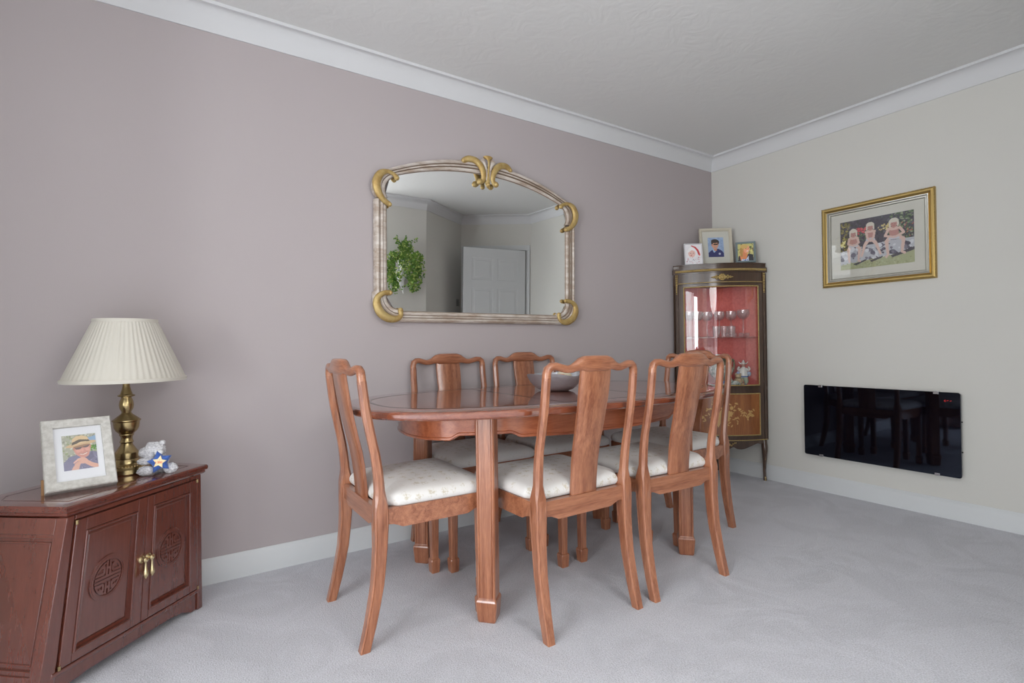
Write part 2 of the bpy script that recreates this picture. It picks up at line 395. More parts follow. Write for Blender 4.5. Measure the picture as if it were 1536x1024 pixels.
def sweep_profile(name, poly, prof, m, closed=False, holes=None):
    """prof: list of (offset into room, z). mitred along the poly (room on the right)."""
    n = len(poly); rings = []
    for i in range(n):
        p = Vector(poly[i]); a = Vector(poly[i - 1]) if (i > 0 or closed) else None; b_ = Vector(poly[(i + 1) % n]) if (i < n - 1 or closed) else None
        d1 = (p - a).normalized() if a is not None else None; d2 = (b_ - p).normalized() if b_ is not None else None
        n1 = Vector((d1.y, -d1.x)) if d1 else None; n2 = Vector((d2.y, -d2.x)) if d2 else None
        if n1 is None: mt = n2; k = 1
        elif n2 is None: mt = n1; k = 1
        else:
            mt = (n1 + n2).normalized(); k = 1 / max(.3, mt.dot(n1))
        rings.append([(p.x + mt.x * k * o, p.y + mt.y * k * o, z) for o, z in prof])
    mb = MB(); mb.loft(rings, closed=True, caps=not closed, loop=closed)
    return struct(mb.build(name, m, ang=0.5))
cp = [(0, 2.296), (.006, 2.296), (.006, 2.304)]
for k in range(0, 9):
    a = PI / 2 * k / 8
    cp.append((0.006 + .052 * (1 - math.cos(a)), 2.304 + .082 * math.sin(a)))
cp += [(.062, 2.386), (.062, 2.40), (0, 2.40)]
POLY = [(-4.36, 0), (0, 0), (0, -2.48), (-.64, -3.02), (-1.29, -2.56), (-1.95, -2.56), (-1.95, -4.60), (-6.60, -4.60), (-6.60, -.95), (-4.36, -.95)]
sweep_profile('trim_1', POLY, cp, 'coving', closed=True)['label'] = 'white plaster coving round the ceiling'
bp_ = [(0, 0), (.015, 0), (.015, .075), (.013, .080), (.013, .085), (.010, .092), (.006, .098), (.004, .104), (0, .104)]
def base(name, poly): return sweep_profile(name, poly, bp_, 'white_paint')
base('baseboard_back', [(-4.36, -.95), (-4.36, 0), (0, 0), (0, -.02)])
base('baseboard_right', [(0, -.02), (0, -2.48), (-.02, -2.497)])
base('baseboard_front', [(-.655, -3.01), (-1.29, -2.56), (-1.95, -2.56), (-1.95, -4.60), (-6.6, -4.6)])
base('baseboard_left', [(-6.60, -4.60), (-6.60, -.95), (-4.36, -.95)])

# windows
def window(name, origin, d, n, w, z0, z1, mull):
    """opening from origin along d, n = outward"""
    O = Vector(origin); d = Vector(d); n = Vector(n)
    mb = MB()
    def bar(s0, s1, za, zb, t=.05):
        pts = [O + d * s0 + n * .03, O + d * s1 + n * .03, O + d * s1 + n * (.03 + t), O + d * s0 + n * (.03 + t)]
        mb.hexa([(v.x, v.y, za) for v in pts] + [(v.x, v.y, zb) for v in pts])
    bar(0, w, z0, z0 + .05); bar(0, w, z1 - .05, z1); bar(0, .05, z0, z1); bar(w - .05, w, z0, z1)
    for mm in mull: bar(mm - .03, mm + .03, z0, z1)
    fr = struct(mb.build(name, 'upvc', smooth=False))
    g = MB(); a = O + d * .02 + n * .055; b_ = O + d * (w - .02) + n * .055; c = b_ + n * .006; e = a + n * .006
    g.hexa([(v.x, v.y, z0 + .02) for v in (a, b_, c, e)] + [(v.x, v.y, z1 - .02) for v in (a, b_, c, e)])
    g.build('pane', 'picture_glass', fr, smooth=False)
window('window_1', (-6.60, -3.80, 0), (0, 1, 0), (-1, 0, 0), 2.00, .25, 2.15, [1.0])
window('added_window_back', (-2.20, -4.60, 0), (-1, 0, 0), (0, -1, 0), 3.20, .20, 2.20, [.80, 1.60, 2.40])  # invented opening behind the camera, added to let in fill light

window('added_window_side', (-6.30, -.95, 0), (1, 0, 0), (0, 1, 0), 1.50, .30, 2.15, [.75])  # invented opening, added to brighten the walls that the mirror reflects
# door in the corner wall, open into the room, with its white frame
dP = Vector((0, -2.48, 0)); dQ = Vector((-.64, -3.02, 0)); dd = (dQ - dP).normalized(); dn = Vector((-dd.y, dd.x, 0)); din = -dn
fr = MB()
def fbar(s0, s1, z0, z1, o0=-.012, o1=.12):
    pts = [dP + dd * s0 + dn * o0, dP + dd * s1 + dn * o0, dP + dd * s1 + dn * o1, dP + dd * s0 + dn * o1]
    fr.hexa([(v.x, v.y, z0) for v in pts] + [(v.x, v.y, z1) for v in pts])
fbar(.012, .060, 0, 1.985); fbar(.800, .83, 0, 1.985); fbar(.012, .83, 1.985, 2.045)
struct(fr.build('trim_2', 'white_paint', smooth=False, bevel=.004))['label'] = 'white door frame'
hinge = dP + dd * .070 + din * .02
ang = math.atan2(-.19, -.98)
dr = bpy.data.objects.new('door_1', None); COL.objects.link(dr); dr.location = hinge; dr.rotation_euler = (0, 0, ang); struct(dr)
dl = MB(); W_ = .755
# leaf with six sunk panels on both faces
stiles = [0, .105, .345, .41, .65, W_]; rails = [.01, .20, .78, .93, 1.52, 1.62, 1.86, 1.975]
dl.box((0, -.016, .01), (W_, .016, 1.975))
for (x0, x1) in ((stiles[0], stiles[1]), (stiles[2], stiles[3]), (stiles[4], stiles[5])):
    dl.box((x0, -.020, .01), (x1, .020, 1.975))
for (z0, z1) in ((rails[0], rails[1]), (rails[2], rails[3]), (rails[4], rails[5]), (rails[6], rails[7])):
    dl.box((0, -.0199, z0), (W_, .0199, z1))
for (x0, x1) in ((stiles[1], stiles[2]), (stiles[3], stiles[4])):
    for (z0, z1) in ((rails[1], rails[2]), (rails[3], rails[4]), (rails[5], rails[6])):
        dl.box((x0 + .025, -.019, z0 + .025), (x1 - .025, .019, z1 - .025))
dl.build('door_leaf', 'white_paint', dr, smooth=False, bevel=.005)
hb = MB(); hb.lathe([(0.0, 0), (.012, .0), (.012, .03), (.024, .04), (.026, .055), (.015, .066), (0.002, .068)], n=16)
k1 = hb.build('door_knob', 'brass_light', dr); k1.location = (.70, .018, 1.0); k1.rotation_euler = (-PI / 2, 0, 0)

# ------------------------------------------------------------------ sideboard (canted corner unit)
SBT = .535
TLc, TRc, BLc, BRc = Vector((-3.768, -.592)), Vector((-3.432, -.222)), Vector((-3.834, -.62)), Vector((-3.430, -.212))
HB = .50
FN = Vector((.735, -.678)).normalized()
def FP(u, v, d=0.0):
    t = v / HB
    if .05 < u < .6: u = u - .036 * (t - .5) * (1 - u / .6)
    q = BLc.lerp(TLc, t) * (1 - u) + BRc.lerp(TRc, t) * u + FN * d
    return Vector((q.x, q.y, v))
sb = thing('corner_sideboard', 'low dark mahogany corner cabinet with two carved doors, lamp on top', 'sideboard', (0, 0, 0))
# top slab with moulded edge
slab = [(-3.409, -.214), (-3.768, -.600), (-3.985, -.430), (-3.985, -.330), (-3.72, -.065), (-3.54, -.065)]
def offset_poly(poly, d):
    n = len(poly); out = []
    for i in range(n):
        p, a, b_ = Vector(poly[i]), Vector(poly[i - 1]), Vector(poly[(i + 1) % n])
        d1 = (p - a).normalized(); d2 = (b_ - p).normalized()
        n1 = Vector((-d1.y, d1.x)); n2 = Vector((-d2.y, d2.x)); mt = (n1 + n2).normalized(); k = 1 / max(.35, mt.dot(n1))
        out.append(tuple(p + mt * (k * d)))
    return out
area = sum(slab[i][0] * slab[(i + 1) % 6][1] - slab[(i + 1) % 6][0] * slab[i][1] for i in range(6))
sgn = 1 if area > 0 else -1     # positive offset goes inwards
def ins(d): return offset_poly(slab, sgn * d)
tp = MB()
rings = [[(x, y, z) for x, y in ins(o)] for o, z in [(.020, .500), (.010, .503), (.006, .509), (.008, .513), (.001, .517), (0, .523), (0, .529), (.003, .5335), (.008, .535), (.045, .535), (.047, .5335), (.049, .5335), (.051, .535)]]
tp.loft(rings)
top = tp.build('top', ['mahog_x', 'dark_line'], sb, ang=.5)
# body: hexagonal plan flared at the foot
def body_ring(t, d=0.0):
    L = BLc.lerp(TLc, t); R = BRc.lerp(TRc, t)
    r = [(R.x, R.y), (L.x, L.y), (lerp(-4.03, -3.968, t), lerp(-.445, -.435, t)), (lerp(-4.03, -3.968, t), -.335), (-3.715, -.075), (-3.55, -.075)]
    return r
bd = MB()
bd.loft([[(x, y, .045) for x, y in offset_poly(body_ring(.09), sgn * .012)], [(x, y, .50) for x, y in offset_poly(body_ring(1), sgn * .012)]])
# corner pillars, rails
def fbox(mb, u0, u1, v0, v1, d0, d1, mi=0):
    mb.hexa([FP(u0, v0, d0), FP(u1, v0, d0), FP(u1, v0, d1), FP(u0, v0, d1), FP(u0, v1, d0), FP(u1, v1, d0), FP(u1, v1, d1), FP(u0, v1, d1)], mi)
fbox(bd, 0, .062, 0, .502, -.03, 0); fbox(bd, .958, 1, 0, .502, -.03, 0)
fbox(bd, .05, .97, .488, .502, -.02, 0); fbox(bd, .05, .97, .066, .080, -.02, .003)
body = bd.build('carcass', 'mahog', sb, smooth=False, bevel=.003)
pl = MB()
N = 24
lo = []
for k in range(N + 1):
    u = .045 + (.955 - .045) * k / N; e = min(u - .045, .955 - u)
    v = .004 if e < .04 else (.004 + (.024) * min(1, (e - .04) / .09) if e < .13 else .028)
    if .13 < e < .16: v = .028 - .006 * math.sin((e - .13) / .03 * PI)
    lo.append((u, v))
for (ua, va), (ub, vb) in zip(lo, lo[1:]):
    pl.hexa([FP(ua, va, -.018), FP(ub, vb, -.018), FP(ub, vb, -.006), FP(ua, va, -.006), FP(ua, .067, -.018), FP(ub, .067, -.018), FP(ub, .067, -.006), FP(ua, .067, -.006)])
pl.build('plinth', 'mahog', sb, smooth=False)
# side panel with sunk field (left face)
A0 = Vector((TLc.x, TLc.y, .50)); 
def SP(u, v, d=0.0):
    t = v / HB
    a = BLc.lerp(TLc, t); b_ = Vector(body_ring(t)[2]); q = a.lerp(b_, u)
    nn = Vector((b_.y - a.y, -(b_.x - a.x))).normalized()
    if nn.y > 0: nn = -nn
    q = q + nn * d
    return Vector((q.x, q.y, v))
sp = MB()
def sbox(u0, u1, v0, v1, d0, d1):
    sp.hexa([SP(u0, v0, d0), SP(u1, v0, d0), SP(u1, v0, d1), SP(u0, v0, d1), SP(u0, v1, d0), SP(u1, v1, d0), SP(u1, v1, d1), SP(u0, v1, d1)])
sbox(0, .13, 0, .5, -.014, 0.0); sbox(.87, 1, 0, .5, -.014, 0.0); sbox(0.13, .87, .455, .5, -.014, 0.0); sbox(.13, .87, .03, .085, -.014, 0.0)
for (a, b_, c, d) in ((.13, .155, .085, .455), (.845, .87, .085, .455), (.13, .87, .443, .455), (.13, .87, .085, .097)): sbox(a, b_, c, d, -.014, -.004)
for (a, b_, c, d) in ((.175, .185, .107, .433), (.815, .825, .107, .433), (.175, .825, .428, .433), (.175, .825, .107, .112)): sbox(a, b_, c, d, -.014, -.0075)
sp.build('side_panel', 'mahog', sb, smooth=False, bevel=.002)
def sb_door(u0, u1, p0, p1, hx, side):
    root = None
    dm = MB(); v0, v1 = .083, .486; q0, q1 = .115, .443
    D = .004
    fbox(dm, u0, p0 - .012, v0, v1, -.012, D); fbox(dm, p1 + .012, u1, v0, v1, -.012, D)
    fbox(dm, p0 - .012, p1 + .012, v0, q0 - .006, -.012, D); fbox(dm, p0 - .012, p1 + .012, q1 + .006, v1, -.012, D)
    # inner moulding steps
    for (a, b_, c, d) in ((p0 - .012, p0, q0 - .006, q1 + .006), (p1, p1 + .012, q0 - .006, q1 + .006), (p0, p1, q0 - .006, q0), (p0, p1, q1, q1 + .006)):
        fbox(dm, a, b_, c, d, -.012, D + .004)
    dm2 = dm.build('door', 'mahog', sb, smooth=False, bevel=.0018)
    pm = MB(); fbox(pm, p0, p1, q0, q1, -.012, -.006)
    # raised field
    e = .012
    a, b_, c, d = (p0 + e, q0 + .008), (p1 - e, q0 + .008), (p1 - e, q1 - .008), (p0 + e, q1 - .008)
    i = .012
    pm.hexa([FP(a[0], a[1], -.006), FP(b_[0], b_[1], -.006), FP(c[0], c[1], -.006), FP(d[0], d[1], -.006),
             FP(a[0] + i, a[1] + .006, -.002), FP(b_[0] - i, b_[1] + .006, -.002), FP(c[0] - i, c[1] - .006, -.002), FP(d[0] + i, d[1] - .006, -.002)])
    pm.build('door_panel', 'mahog', dm2, smooth=False)
    # carved round medallion
    mu = (p0 + p1) / 2; mv = .281; ru, rv = .108, .066
    md = MB()
    def MP(x, y, d): return FP(mu + x * ru, mv + y * rv, d)
    def ring(r0, r1, d0, d1, n=48):
        rr = []
        for k in range(n):
            t = 2 * PI * k / n; c_, s_ = math.cos(t), math.sin(t)
            rr.append([MP(r0 * c_, r0 * s_, d0), MP(r0 * c_, r0 * s_, d1), MP(r1 * c_, r1 * s_, d1), MP(r1 * c_, r1 * s_, d0)])
        md.loft(rr, loop=True)
    ring(.80, 1.0, -.003, .0025); ring(.86, .93, .0024, .0042)
    def bar(x0, y0, x1, y1, w=.055):
        dx, dy = x1 - x0, y1 - y0; l = math.hypot(dx, dy); nx, ny = -dy / l * w, dx / l * w
        P4 = [(x0 + nx, y0 + ny), (x0 - nx, y0 - ny), (x1 - nx, y1 - ny), (x1 + nx, y1 + ny)]
        md.hexa([MP(x, y, -.003) for x, y in P4] + [MP(x, y, .0022) for x, y in P4])
    for seg in ((-.74, .06, .74, .06), (-.74, -.10, .74, -.10), (-.09, .10, -.09, .74), (.09, .10, .09, .74), (-.09, -.74, -.09, -.24), (.09, -.74, .09, -.24),
                (-.09, .42, .09, .42), (-.62, .22, -.24, .22), (.62, .22, .24, .22), (-.24, .22, -.24, .52), (.24, .22, .24, .52), (-.24, .52, -.44, .52), (.24, .52, .44, .52),
                (-.62, -.26, -.24, -.26), (.62, -.26, .24, -.26), (-.24, -.26, -.24, -.58), (.24, -.26, .24, -.58), (-.24, -.58, -.45, -.44), (.24, -.58, .45, -.44), (-.09, -.45, .09, -.45)):
        bar(*seg)
    for s_ in (-1, 1):
        for q_ in (1, -1):
            for k in range(5):
                t0 = .25 + k * .22; t1 = t0 + .22
                bar(s_ * .70 * math.cos(t0), q_ * .70 * math.sin(t0), s_ * .70 * math.cos(t1), q_ * .70 * math.sin(t1), .04)
    o = md.build('carved_medallion', 'mahog', dm2, smooth=False)
    # drop handle
    hm = MB(); kc = FP(hx, .287, .004)
    nx, ny = FN.x, FN.y
    Rm = Vector((0, 0, 1)).rotation_difference(Vector((nx, ny, 0))).to_matrix()
    prof = [(.001, 0), (.012, .0), (.012, .003), (.007, .006), (.006, .011), (.009, .014), (.009, .019), (.004, .023), (.0005, .0235)]
    rings = [[kc + Rm @ Vector((r * math.cos(2 * PI * k / 16), r * math.sin(2 * PI * k / 16), z)) for k in range(16)] for r, z in prof]
    hm.loft(rings)
    hc = kc + Vector((nx, ny, 0)) * .016
    hm.lathe([(.002, .004), (.0035, -.002), (.003, -.010), (.0036, -.022), (.0055, -.034), (.0078, -.044), (.0075, -.052), (.004, -.057), (.003, -.060), (.0005, -.062)], c=hc, n=14)
    hm.build('drop_handle', 'brass_light', dm2)['label'] = 'brass drop handle'
    for vv in (v0 + .004, v1 - .004):
        uu = u0 if side < 0 else u1
        hh = MB(); c = FP(uu, vv, .004); hh.tube([c - Vector((0, 0, .006)), c + Vector((0, 0, .006))], .004, n=10); hh.build('hinge', 'brass', dm2)
sb_door(.070, .529, .142, .453, .508, -1)
sb_door(.532, .952, .590, .876, .553, 1)

# ------------------------------------------------------------------ table lamp
lamp = thing('table_lamp', 'brass table lamp with a pleated cream shade on the mahogany cabinet', 'table lamp', (-3.657, -.195, SBT))
pf = [(.066, 0), (.068, .004), (.068, .018), (.063, .022), (.060, .026), (.050, .029), (.046, .032), (.042, .036), (.041, .042), (.036, .050), (.037, .054), (.036, .068), (.036, .072),
      (.031, .078), (.024, .090), (.019, .098), (.018, .104), (.021, .109), (.0185, .114), (.017, .122), (.0185, .128), (.022, .134), (.021, .137),
      (.024, .141), (.032, .149), (.037, .160), (.0385, .173), (.039, .180), (.0425, .184), (.0425, .187), (.036, .192), (.028, .199), (.018, .207), (.014, .213), (.0155, .218), (.0205, .228), (.022, .240), (.0205, .252), (.016, .264), (.0155, .267),
      (.025, .271), (.026, .274), (.018, .279), (.014, .292), (.011, .305), (.010, .330), (.010, .40)]
MB().lathe(pf, n=48).build('stem', 'brass', lamp, ang=.42)
gr = MB()
for k in range(40):
    a = 2 * PI * k / 40; gr.ball((.056 * math.cos(a), .056 * math.sin(a), .0275), .0028, n=6, m=4)
gr.build('beaded_ring', 'brass', lamp)
shm = MB(); n = 240; rings = []
zz0, zz1, r0, r1 = .330, .538, .181, .093
for j in range(9):
    t = j / 8; z = lerp(zz0, zz1, t); rr = lerp(r0, r1, t)
    ring = []
    for k in range(n):
        a = 2 * PI * k / n; amp = (.0016 + .0014 * mnoise.noise(Vector((k * .21, 3.1, 0)))) * (1 if 0 < j < 8 else .3)
        tw = .03 * mnoise.noise(Vector((k * .09, 0, 5))) * math.sin(PI * t)
        ring.append(((rr + amp * math.cos(a * 60)) * math.cos(a + tw), (rr + amp * math.cos(a * 60)) * math.sin(a + tw), z))
    rings.append(ring)
shm.loft(rings, caps=False)
rings = [[(x * .985, y * .985, z) for x, y, z in r] for r in rings]
shm.loft(rings[::-1], caps=False)
sh = shm.build('lamp_shade', 'shade', lamp, ang=2.5)
for (r, z) in ((r0, zz0), (r1, zz1)):
    tr = MB(); tr.loft([[((r + o) * math.cos(2 * PI * k / 64), (r + o) * math.sin(2 * PI * k / 64), z + w) for o, w in ((.0025, -.006), (.0035, 0), (.0025, .006), (-.003, .006), (-.003, -.006))] for k in range(64)], loop=True)
    tr.build('shade_trim', 'shade', sh)
sm = MB()
for k in range(3):
    a = 2 * PI * k / 3; sm.tube([(0, 0, .53), (.091 * math.cos(a), .091 * math.sin(a), .533)], .0015, n=6)
sm.lathe([(.001, .40), (.014, .40), (.016, .42), (.012, .44), (.004, .445), (.004, .535), (.001, .536)], n=16)
sm.build('shade_carrier', 'brass', lamp)

# ------------------------------------------------------------------ painted photographs (colour-attribute grids)
class Canvas:
    def __init__(s, W, Hh, bg): s.W = W; s.H = Hh; s.p = [[lin(bg)] * W for _ in range(Hh)]
    def ell(s, cx, cy, rx, ry, c, rot=0, al=1.0):
        """coordinates 0..1, y down"""
        c = lin(c); cx *= s.W; cy *= s.H; rx *= s.W; ry *= s.H; ca, sa = math.cos(rot), math.sin(rot); R = max(rx, ry)
        for j in range(max(0, int(cy - R) - 1), min(s.H, int(cy + R) + 2)):
            for i in range(max(0, int(cx - R) - 1), min(s.W, int(cx + R) + 2)):
                x, y = i + .5 - cx, j + .5 - cy; u = x * ca + y * sa; v = -x * sa + y * ca
                if (u / rx) ** 2 + (v / ry) ** 2 <= 1: s.p[j][i] = tuple(lerp(a, b_, al) for a, b_ in zip(s.p[j][i], c))
    def poly(s, pts, c, al=1.0):
        c = lin(c); P = [(x * s.W, y * s.H) for x, y in pts]; ys = [y for _, y in P]
        for j in range(max(0, int(min(ys))), min(s.H, int(max(ys)) + 1)):
            y = j + .5; xs = []
            for (x0, y0), (x1, y1) in zip(P, P[1:] + P[:1]):
                if (y0 <= y) != (y1 <= y): xs.append(x0 + (y - y0) / (y1 - y0) * (x1 - x0))
            xs.sort()
            for a, b_ in zip(xs[::2], xs[1::2]):
                for i in range(max(0, int(a + .5)), min(s.W, int(b_ + .5))): s.p[j][i] = tuple(lerp(q, r, al) for q, r in zip(s.p[j][i], c))
    def limb(s, pts, w, c):
        for (a, b_), (w0, w1) in zip(zip(pts, pts[1:]), zip(w, w[1:])):
            L = int(max(abs(a[0] - b_[0]) * s.W, abs(a[1] - b_[1]) * s.H)) * 2 + 2
            for k in range(L + 1):
                t = k / L; r = lerp(w0, w1, t); s.ell(lerp(a[0], b_[0], t), lerp(a[1], b_[1], t), r, r * s.W / s.H, c)
    def speck(s, x0, y0, x1, y1, cols, n, rmin, rmax, seed=1):
        rd = random.Random(seed)
        for _ in range(n):
            r = rd.uniform(rmin, rmax); s.ell(rd.uniform(x0, x1), rd.uniform(y0, y1), r, r * s.W / s.H * rd.uniform(.5, 1), rd.choice(cols), rd.uniform(0, 3))
    def grid(s, w, h):
        mb = MB(); W, Hh = s.W, s.H
        vs = [(-w / 2 + w * i / W, 0, h / 2 - h * j / Hh) for j in range(Hh + 1) for i in range(W + 1)]
        fs = []; cols = []
        for j in range(Hh):
            for i in range(W):
                a = j * (W + 1) + i; fs.append((a + W + 1, a + W + 2, a + 1, a)); cols.append(s.p[j][i])
        mb.add(vs, fs); return mb, cols
def C(r, g, b_): return (r / 255, g / 255, b_ / 255)

def frame_ring(mb, w, h, prof, cx=0, cz=0):
    """prof: (inset from outer edge, depth toward -y)"""
    rings = []
    for (i, d) in prof:
        rings.append([(cx - w / 2 + i, -d, cz - h / 2 + i), (cx + w / 2 - i, -d, cz - h / 2 + i), (cx + w / 2 - i, -d, cz + h / 2 - i), (cx - w / 2 + i, -d, cz + h / 2 - i)])
    mb.loft(rings, caps=False, loop=True)

# man with straw hat
cv = Canvas(110, 132, C(168, 168, 150))
cv.speck(0, 0, 1, .75, [C(190, 188, 170), C(140, 142, 124), C(205, 203, 192), C(150, 160, 120)], 160, .01, .05, 3)
cv.poly([(.72, .12), (1, .06), (1, .22), (.74, .24)], C(140, 168, 198)); cv.speck(.8, .35, 1, .5, [C(120, 170, 70), C(80, 130, 50)], 30, .01, .04, 5)
cv.poly([(0, .78), (.18, .62), (.42, .58), (.85, .52), (1, .55), (1, 1), (0, 1)], C(128, 124, 148))
cv.speck(.02, .66, .98, 1, [C(158, 156, 180), C(102, 98, 128), C(140, 120, 150)], 120, .006, .02, 8)
cv.poly([(.42, .58), (.5, .66), (.72, .66), (.86, .50), (.9, .70), (.7, .8)], C(108, 104, 128))
cv.ell(.57, .42, .245, .235, C(206, 150, 136)); cv.ell(.60, .56, .17, .12, C(204, 146, 132)); cv.ell(.46, .47, .07, .05, C(216, 160, 146)); cv.ell(.72, .44, .06, .05, C(216, 160, 146))
cv.ell(.33, .40, .03, .05, C(190, 134, 116)); cv.ell(.82, .37, .03, .05, C(190, 134, 116))
cv.ell(.57, .46, .045, .045, C(216, 158, 144)); cv.poly([(.48, .555), (.58, .575), (.72, .525), (.70, .56), (.60, .60), (.50, .585)], C(232, 214, 204)); cv.limb([(.47, .55), (.58, .572), (.73, .52)], [.006, .008, .006], C(150, 84, 78))
cv.ell(.57, .335, .25, .06, C(150, 104, 88), -.12)
cv.ell(.46, .385, .095, .05, C(96, 82, 84), -.12); cv.ell(.69, .35, .09, .045, C(96, 82, 84), -.12); cv.limb([(.36, .37), (.80, .305)], [.008, .008], C(80, 60, 58))
cv.ell(.55, .28, .46, .062, C(206, 176, 136), -.14); cv.ell(.55, .335, .24, .03, C(160, 122, 96), -.14)
cv.poly([(.27, .30), (.30, .12), (.42, .04), (.60, .03), (.74, .08), (.82, .22), (.55, .26)], C(218, 190, 148))
cv.poly([(.27, .30), (.29, .22), (.50, .14), (.78, .17), (.82, .22), (.55, .21), (.42, .26)], C(92, 82, 70))
cv.limb([(.32, 1.0), (.40, .86), (.46, .80)], [.10, .07, .055], C(214, 168, 150)); cv.limb([(1.0, .98), (.80, .90), (.62, .78)], [.075, .07, .07], C(216, 168, 148))
cv.ell(.56, .76, .15, .09, C(218, 170, 152), .25); cv.limb([(.30, .80), (.44, .71)], [.022, .03], C(222, 176, 158)); cv.limb([(.33, .84), (.46, .77)], [.02, .028], C(210, 160, 142)); cv.ell(.43, .74, .012, .01, C(220, 190, 90))

fb = thing('photo_frame', 'grey driftwood photo frame of a man in a straw hat, leaning on its stand', 'photo frame', (-3.755, -.410, SBT), math.atan2(.043, .166))
TL_ = .50
tilt = bpy.data.objects.new
def tilted(o, t, off=(0, 0, 0)):
    o.rotation_euler = (-t, 0, 0); o.location = off; return o
fw, fh = .174, .232
m_ = MB(); frame_ring(m_, fw, fh, [(0, -.014), (0, .012), (.003, .016), (.027, .013), (.027, .002), (.029, -.014)], 0, fh / 2)
tilted(m_.build('frame', 'drift', fb, smooth=False), TL_, (0, 0, .006))
m_ = MB(); m_.box((-fw / 2 + .026, -.004, .026), (fw / 2 - .026, 0, fh - .026)); tilted(m_.build('mount', 'white_card', fb, smooth=False), TL_, (0, 0, .006))
g_, cols = cv.grid(.084, .116); o = g_.build('photo', 'photo', fb, colors=cols); o.rotation_euler = (-TL_, 0, 0); o.location = Vector((0, 0, .006)) + Matrix.Rotation(-TL_, 3, 'X') @ Vector((.002, -.0050, fh / 2 + .004))
m_ = MB(); m_.box((-fw / 2 + .026, -.0075, .026), (fw / 2 - .026, -.0065, fh - .026)); tilted(m_.build('glazing', 'picture_glass', fb, smooth=False), TL_, (0, 0, .006))
m_ = MB(); m_.hexa([(-.03, .05, 0), (.03, .05, 0), (.03, .122, 0), (-.03, .122, 0), (-.03, .052, .10), (.03, .052, .10), (.03, .058, .10), (-.03, .058, .10)])
m_ = MB(); m_.hexa([(-fw / 2 - .006, .022, 0), (-fw / 2 + .034, .022, 0), (-fw / 2 + .034, .030, 0), (-fw / 2 - .006, .030, 0), (-fw / 2 - .006, .026, .045), (-fw / 2 + .034, .026, .045), (-fw / 2 + .034, .034, .045), (-fw / 2 - .006, .034, .045)])
m_.hexa([(-.02, .12, 0), (.02, .12, 0), (.02, .125, 0), (-.02, .125, 0), (-.02, .062, .13), (.02, .062, .13), (.02, .067, .13), (-.02, .067, .13)])
m_.build('easel_strut', 'mdf', fb, smooth=False)['label'] = 'brown board strut'

# ------------------------------------------------------------------ plush bear with blue star
pb = thing('plush_bear', 'small grey plush bear holding a blue star cushion, beside the brass lamp', 'plush toy', (-3.563, -.272, SBT), -.35)
def fuzz(c, r, R=None, seed=0, n=26, m=18, amp=.09):
    mb = MB(); mb.ball((0, 0, 0), r, n, m, R=R)
    rd = random.Random(seed)
    mb.v = [tuple(Vector(v) * (1 + rd.uniform(-amp, amp)) + Vector(c)) for v in mb.v]
    return mb
bod = MB()
for i, (c, r) in enumerate([((0, .012, .034), (.028, .022, .034)), ((-.040, 0, .074), (.020, .02, .018)), ((-.012, .006, .082), (.032, .026, .026)), ((-.030, .01, .098), (.010, .008, .010)), ((.010, .008, .104), (.010, .007, .009)),
                            ((-.034, -.020, .046), (.024, .013, .012)), ((-.026, -.034, .016), (.026, .022, .016)), ((.044, -.014, .018), (.022, .018, .018)), ((-.026, -.006, .060), (.016, .015, .016))]):
    f_ = fuzz(c, r, seed=i); bod.add(f_.v, f_.f)
bod.build('bear_body', 'plush', pb, ang=.25)
MB().ball((.008, -.016, .074), (.014, .012, .011), 14, 10).build('muzzle', 'plush_w', pb)
def star(r1, r2, th, c, tilt_, mi, name, m, parent, n=5, rot=0.2, puff=0):
    pts = []
    K = 6
    for k in range(2 * n):
        a0 = rot + PI * k / n; a1 = rot + PI * (k + 1) / n
        ra, rb = (r1, r2) if k % 2 == 0 else (r2, r1)
        for j in range(K):
            t = j / K; pts.append((lerp(ra * math.cos(a0), rb * math.cos(a1), t), lerp(ra * math.sin(a0), rb * math.sin(a1), t)))
    rings = []
    for (s_, y) in ((.86, th / 2), (.97, th * .3), (1, 0), (.97, -th * .3), (.86, -th / 2), (.4, -th / 2 - puff), (.02, -th / 2 - puff)):
        rings.append([Vector((x * s_, y, z * s_)) for x, z in pts])
    mb = MB(); mb.loft(rings)
    R = Matrix.Rotation(tilt_, 3, 'X')
    mb.v = [tuple(R @ Vector(v) + Vector(c)) for v in mb.v]
    return mb.build(name, m, parent, ang=.8)
stc = star(.040, .0225, .022, (.016, -.030, .044), -.25, 0, 'blue_star', 'plush_blue', pb, puff=.003, rot=.55)
star(.023, .0115, .004, (.021, -.0475, .047), -.25, 0, 'cream_star', 'star_cream', stc, rot=.2)
lt = MB(); R = Matrix.Rotation(-.25, 3, 'X')
def stroke(pts, w=.0008):
    lt.tube([R @ Vector((x, -.0024, z)) + Vector((.021, -.0475, .047)) for x, z in pts], w, n=5)
x = -.0095
for gl in ([(0, -.003), (0, .004)], [(0, -.002), (.003, -.003), (.0035, .003), (.001, .004), (0, .0015), (.0035, .001)], [(.0005, -.003), (.0035, -.002), (.0035, .003), (.0005, .004), (0, .001), (.003, .0005)], [(.001, -.003), (.0035, -.001), (0, .001), (.002, .004), (.004, .002)]):
    stroke([(x + a, b_ - .002) for a, b_ in gl]); x += .0052
lt.build('star_lettering', 'red_thread', stc)
lt = MB()
for i_, gl in enumerate(([(0, 0), (0, .003), (.002, 0), (.002, .003)], [(0, .001), (.001, .0025), (.002, .001), (.001, 0), (0, .001)])):
    stroke([(-.003 + i_ * .0035 + a, b_ + .006) for a, b_ in gl], .0004)
lt.build('star_lettering', 'grey_thread', stc)

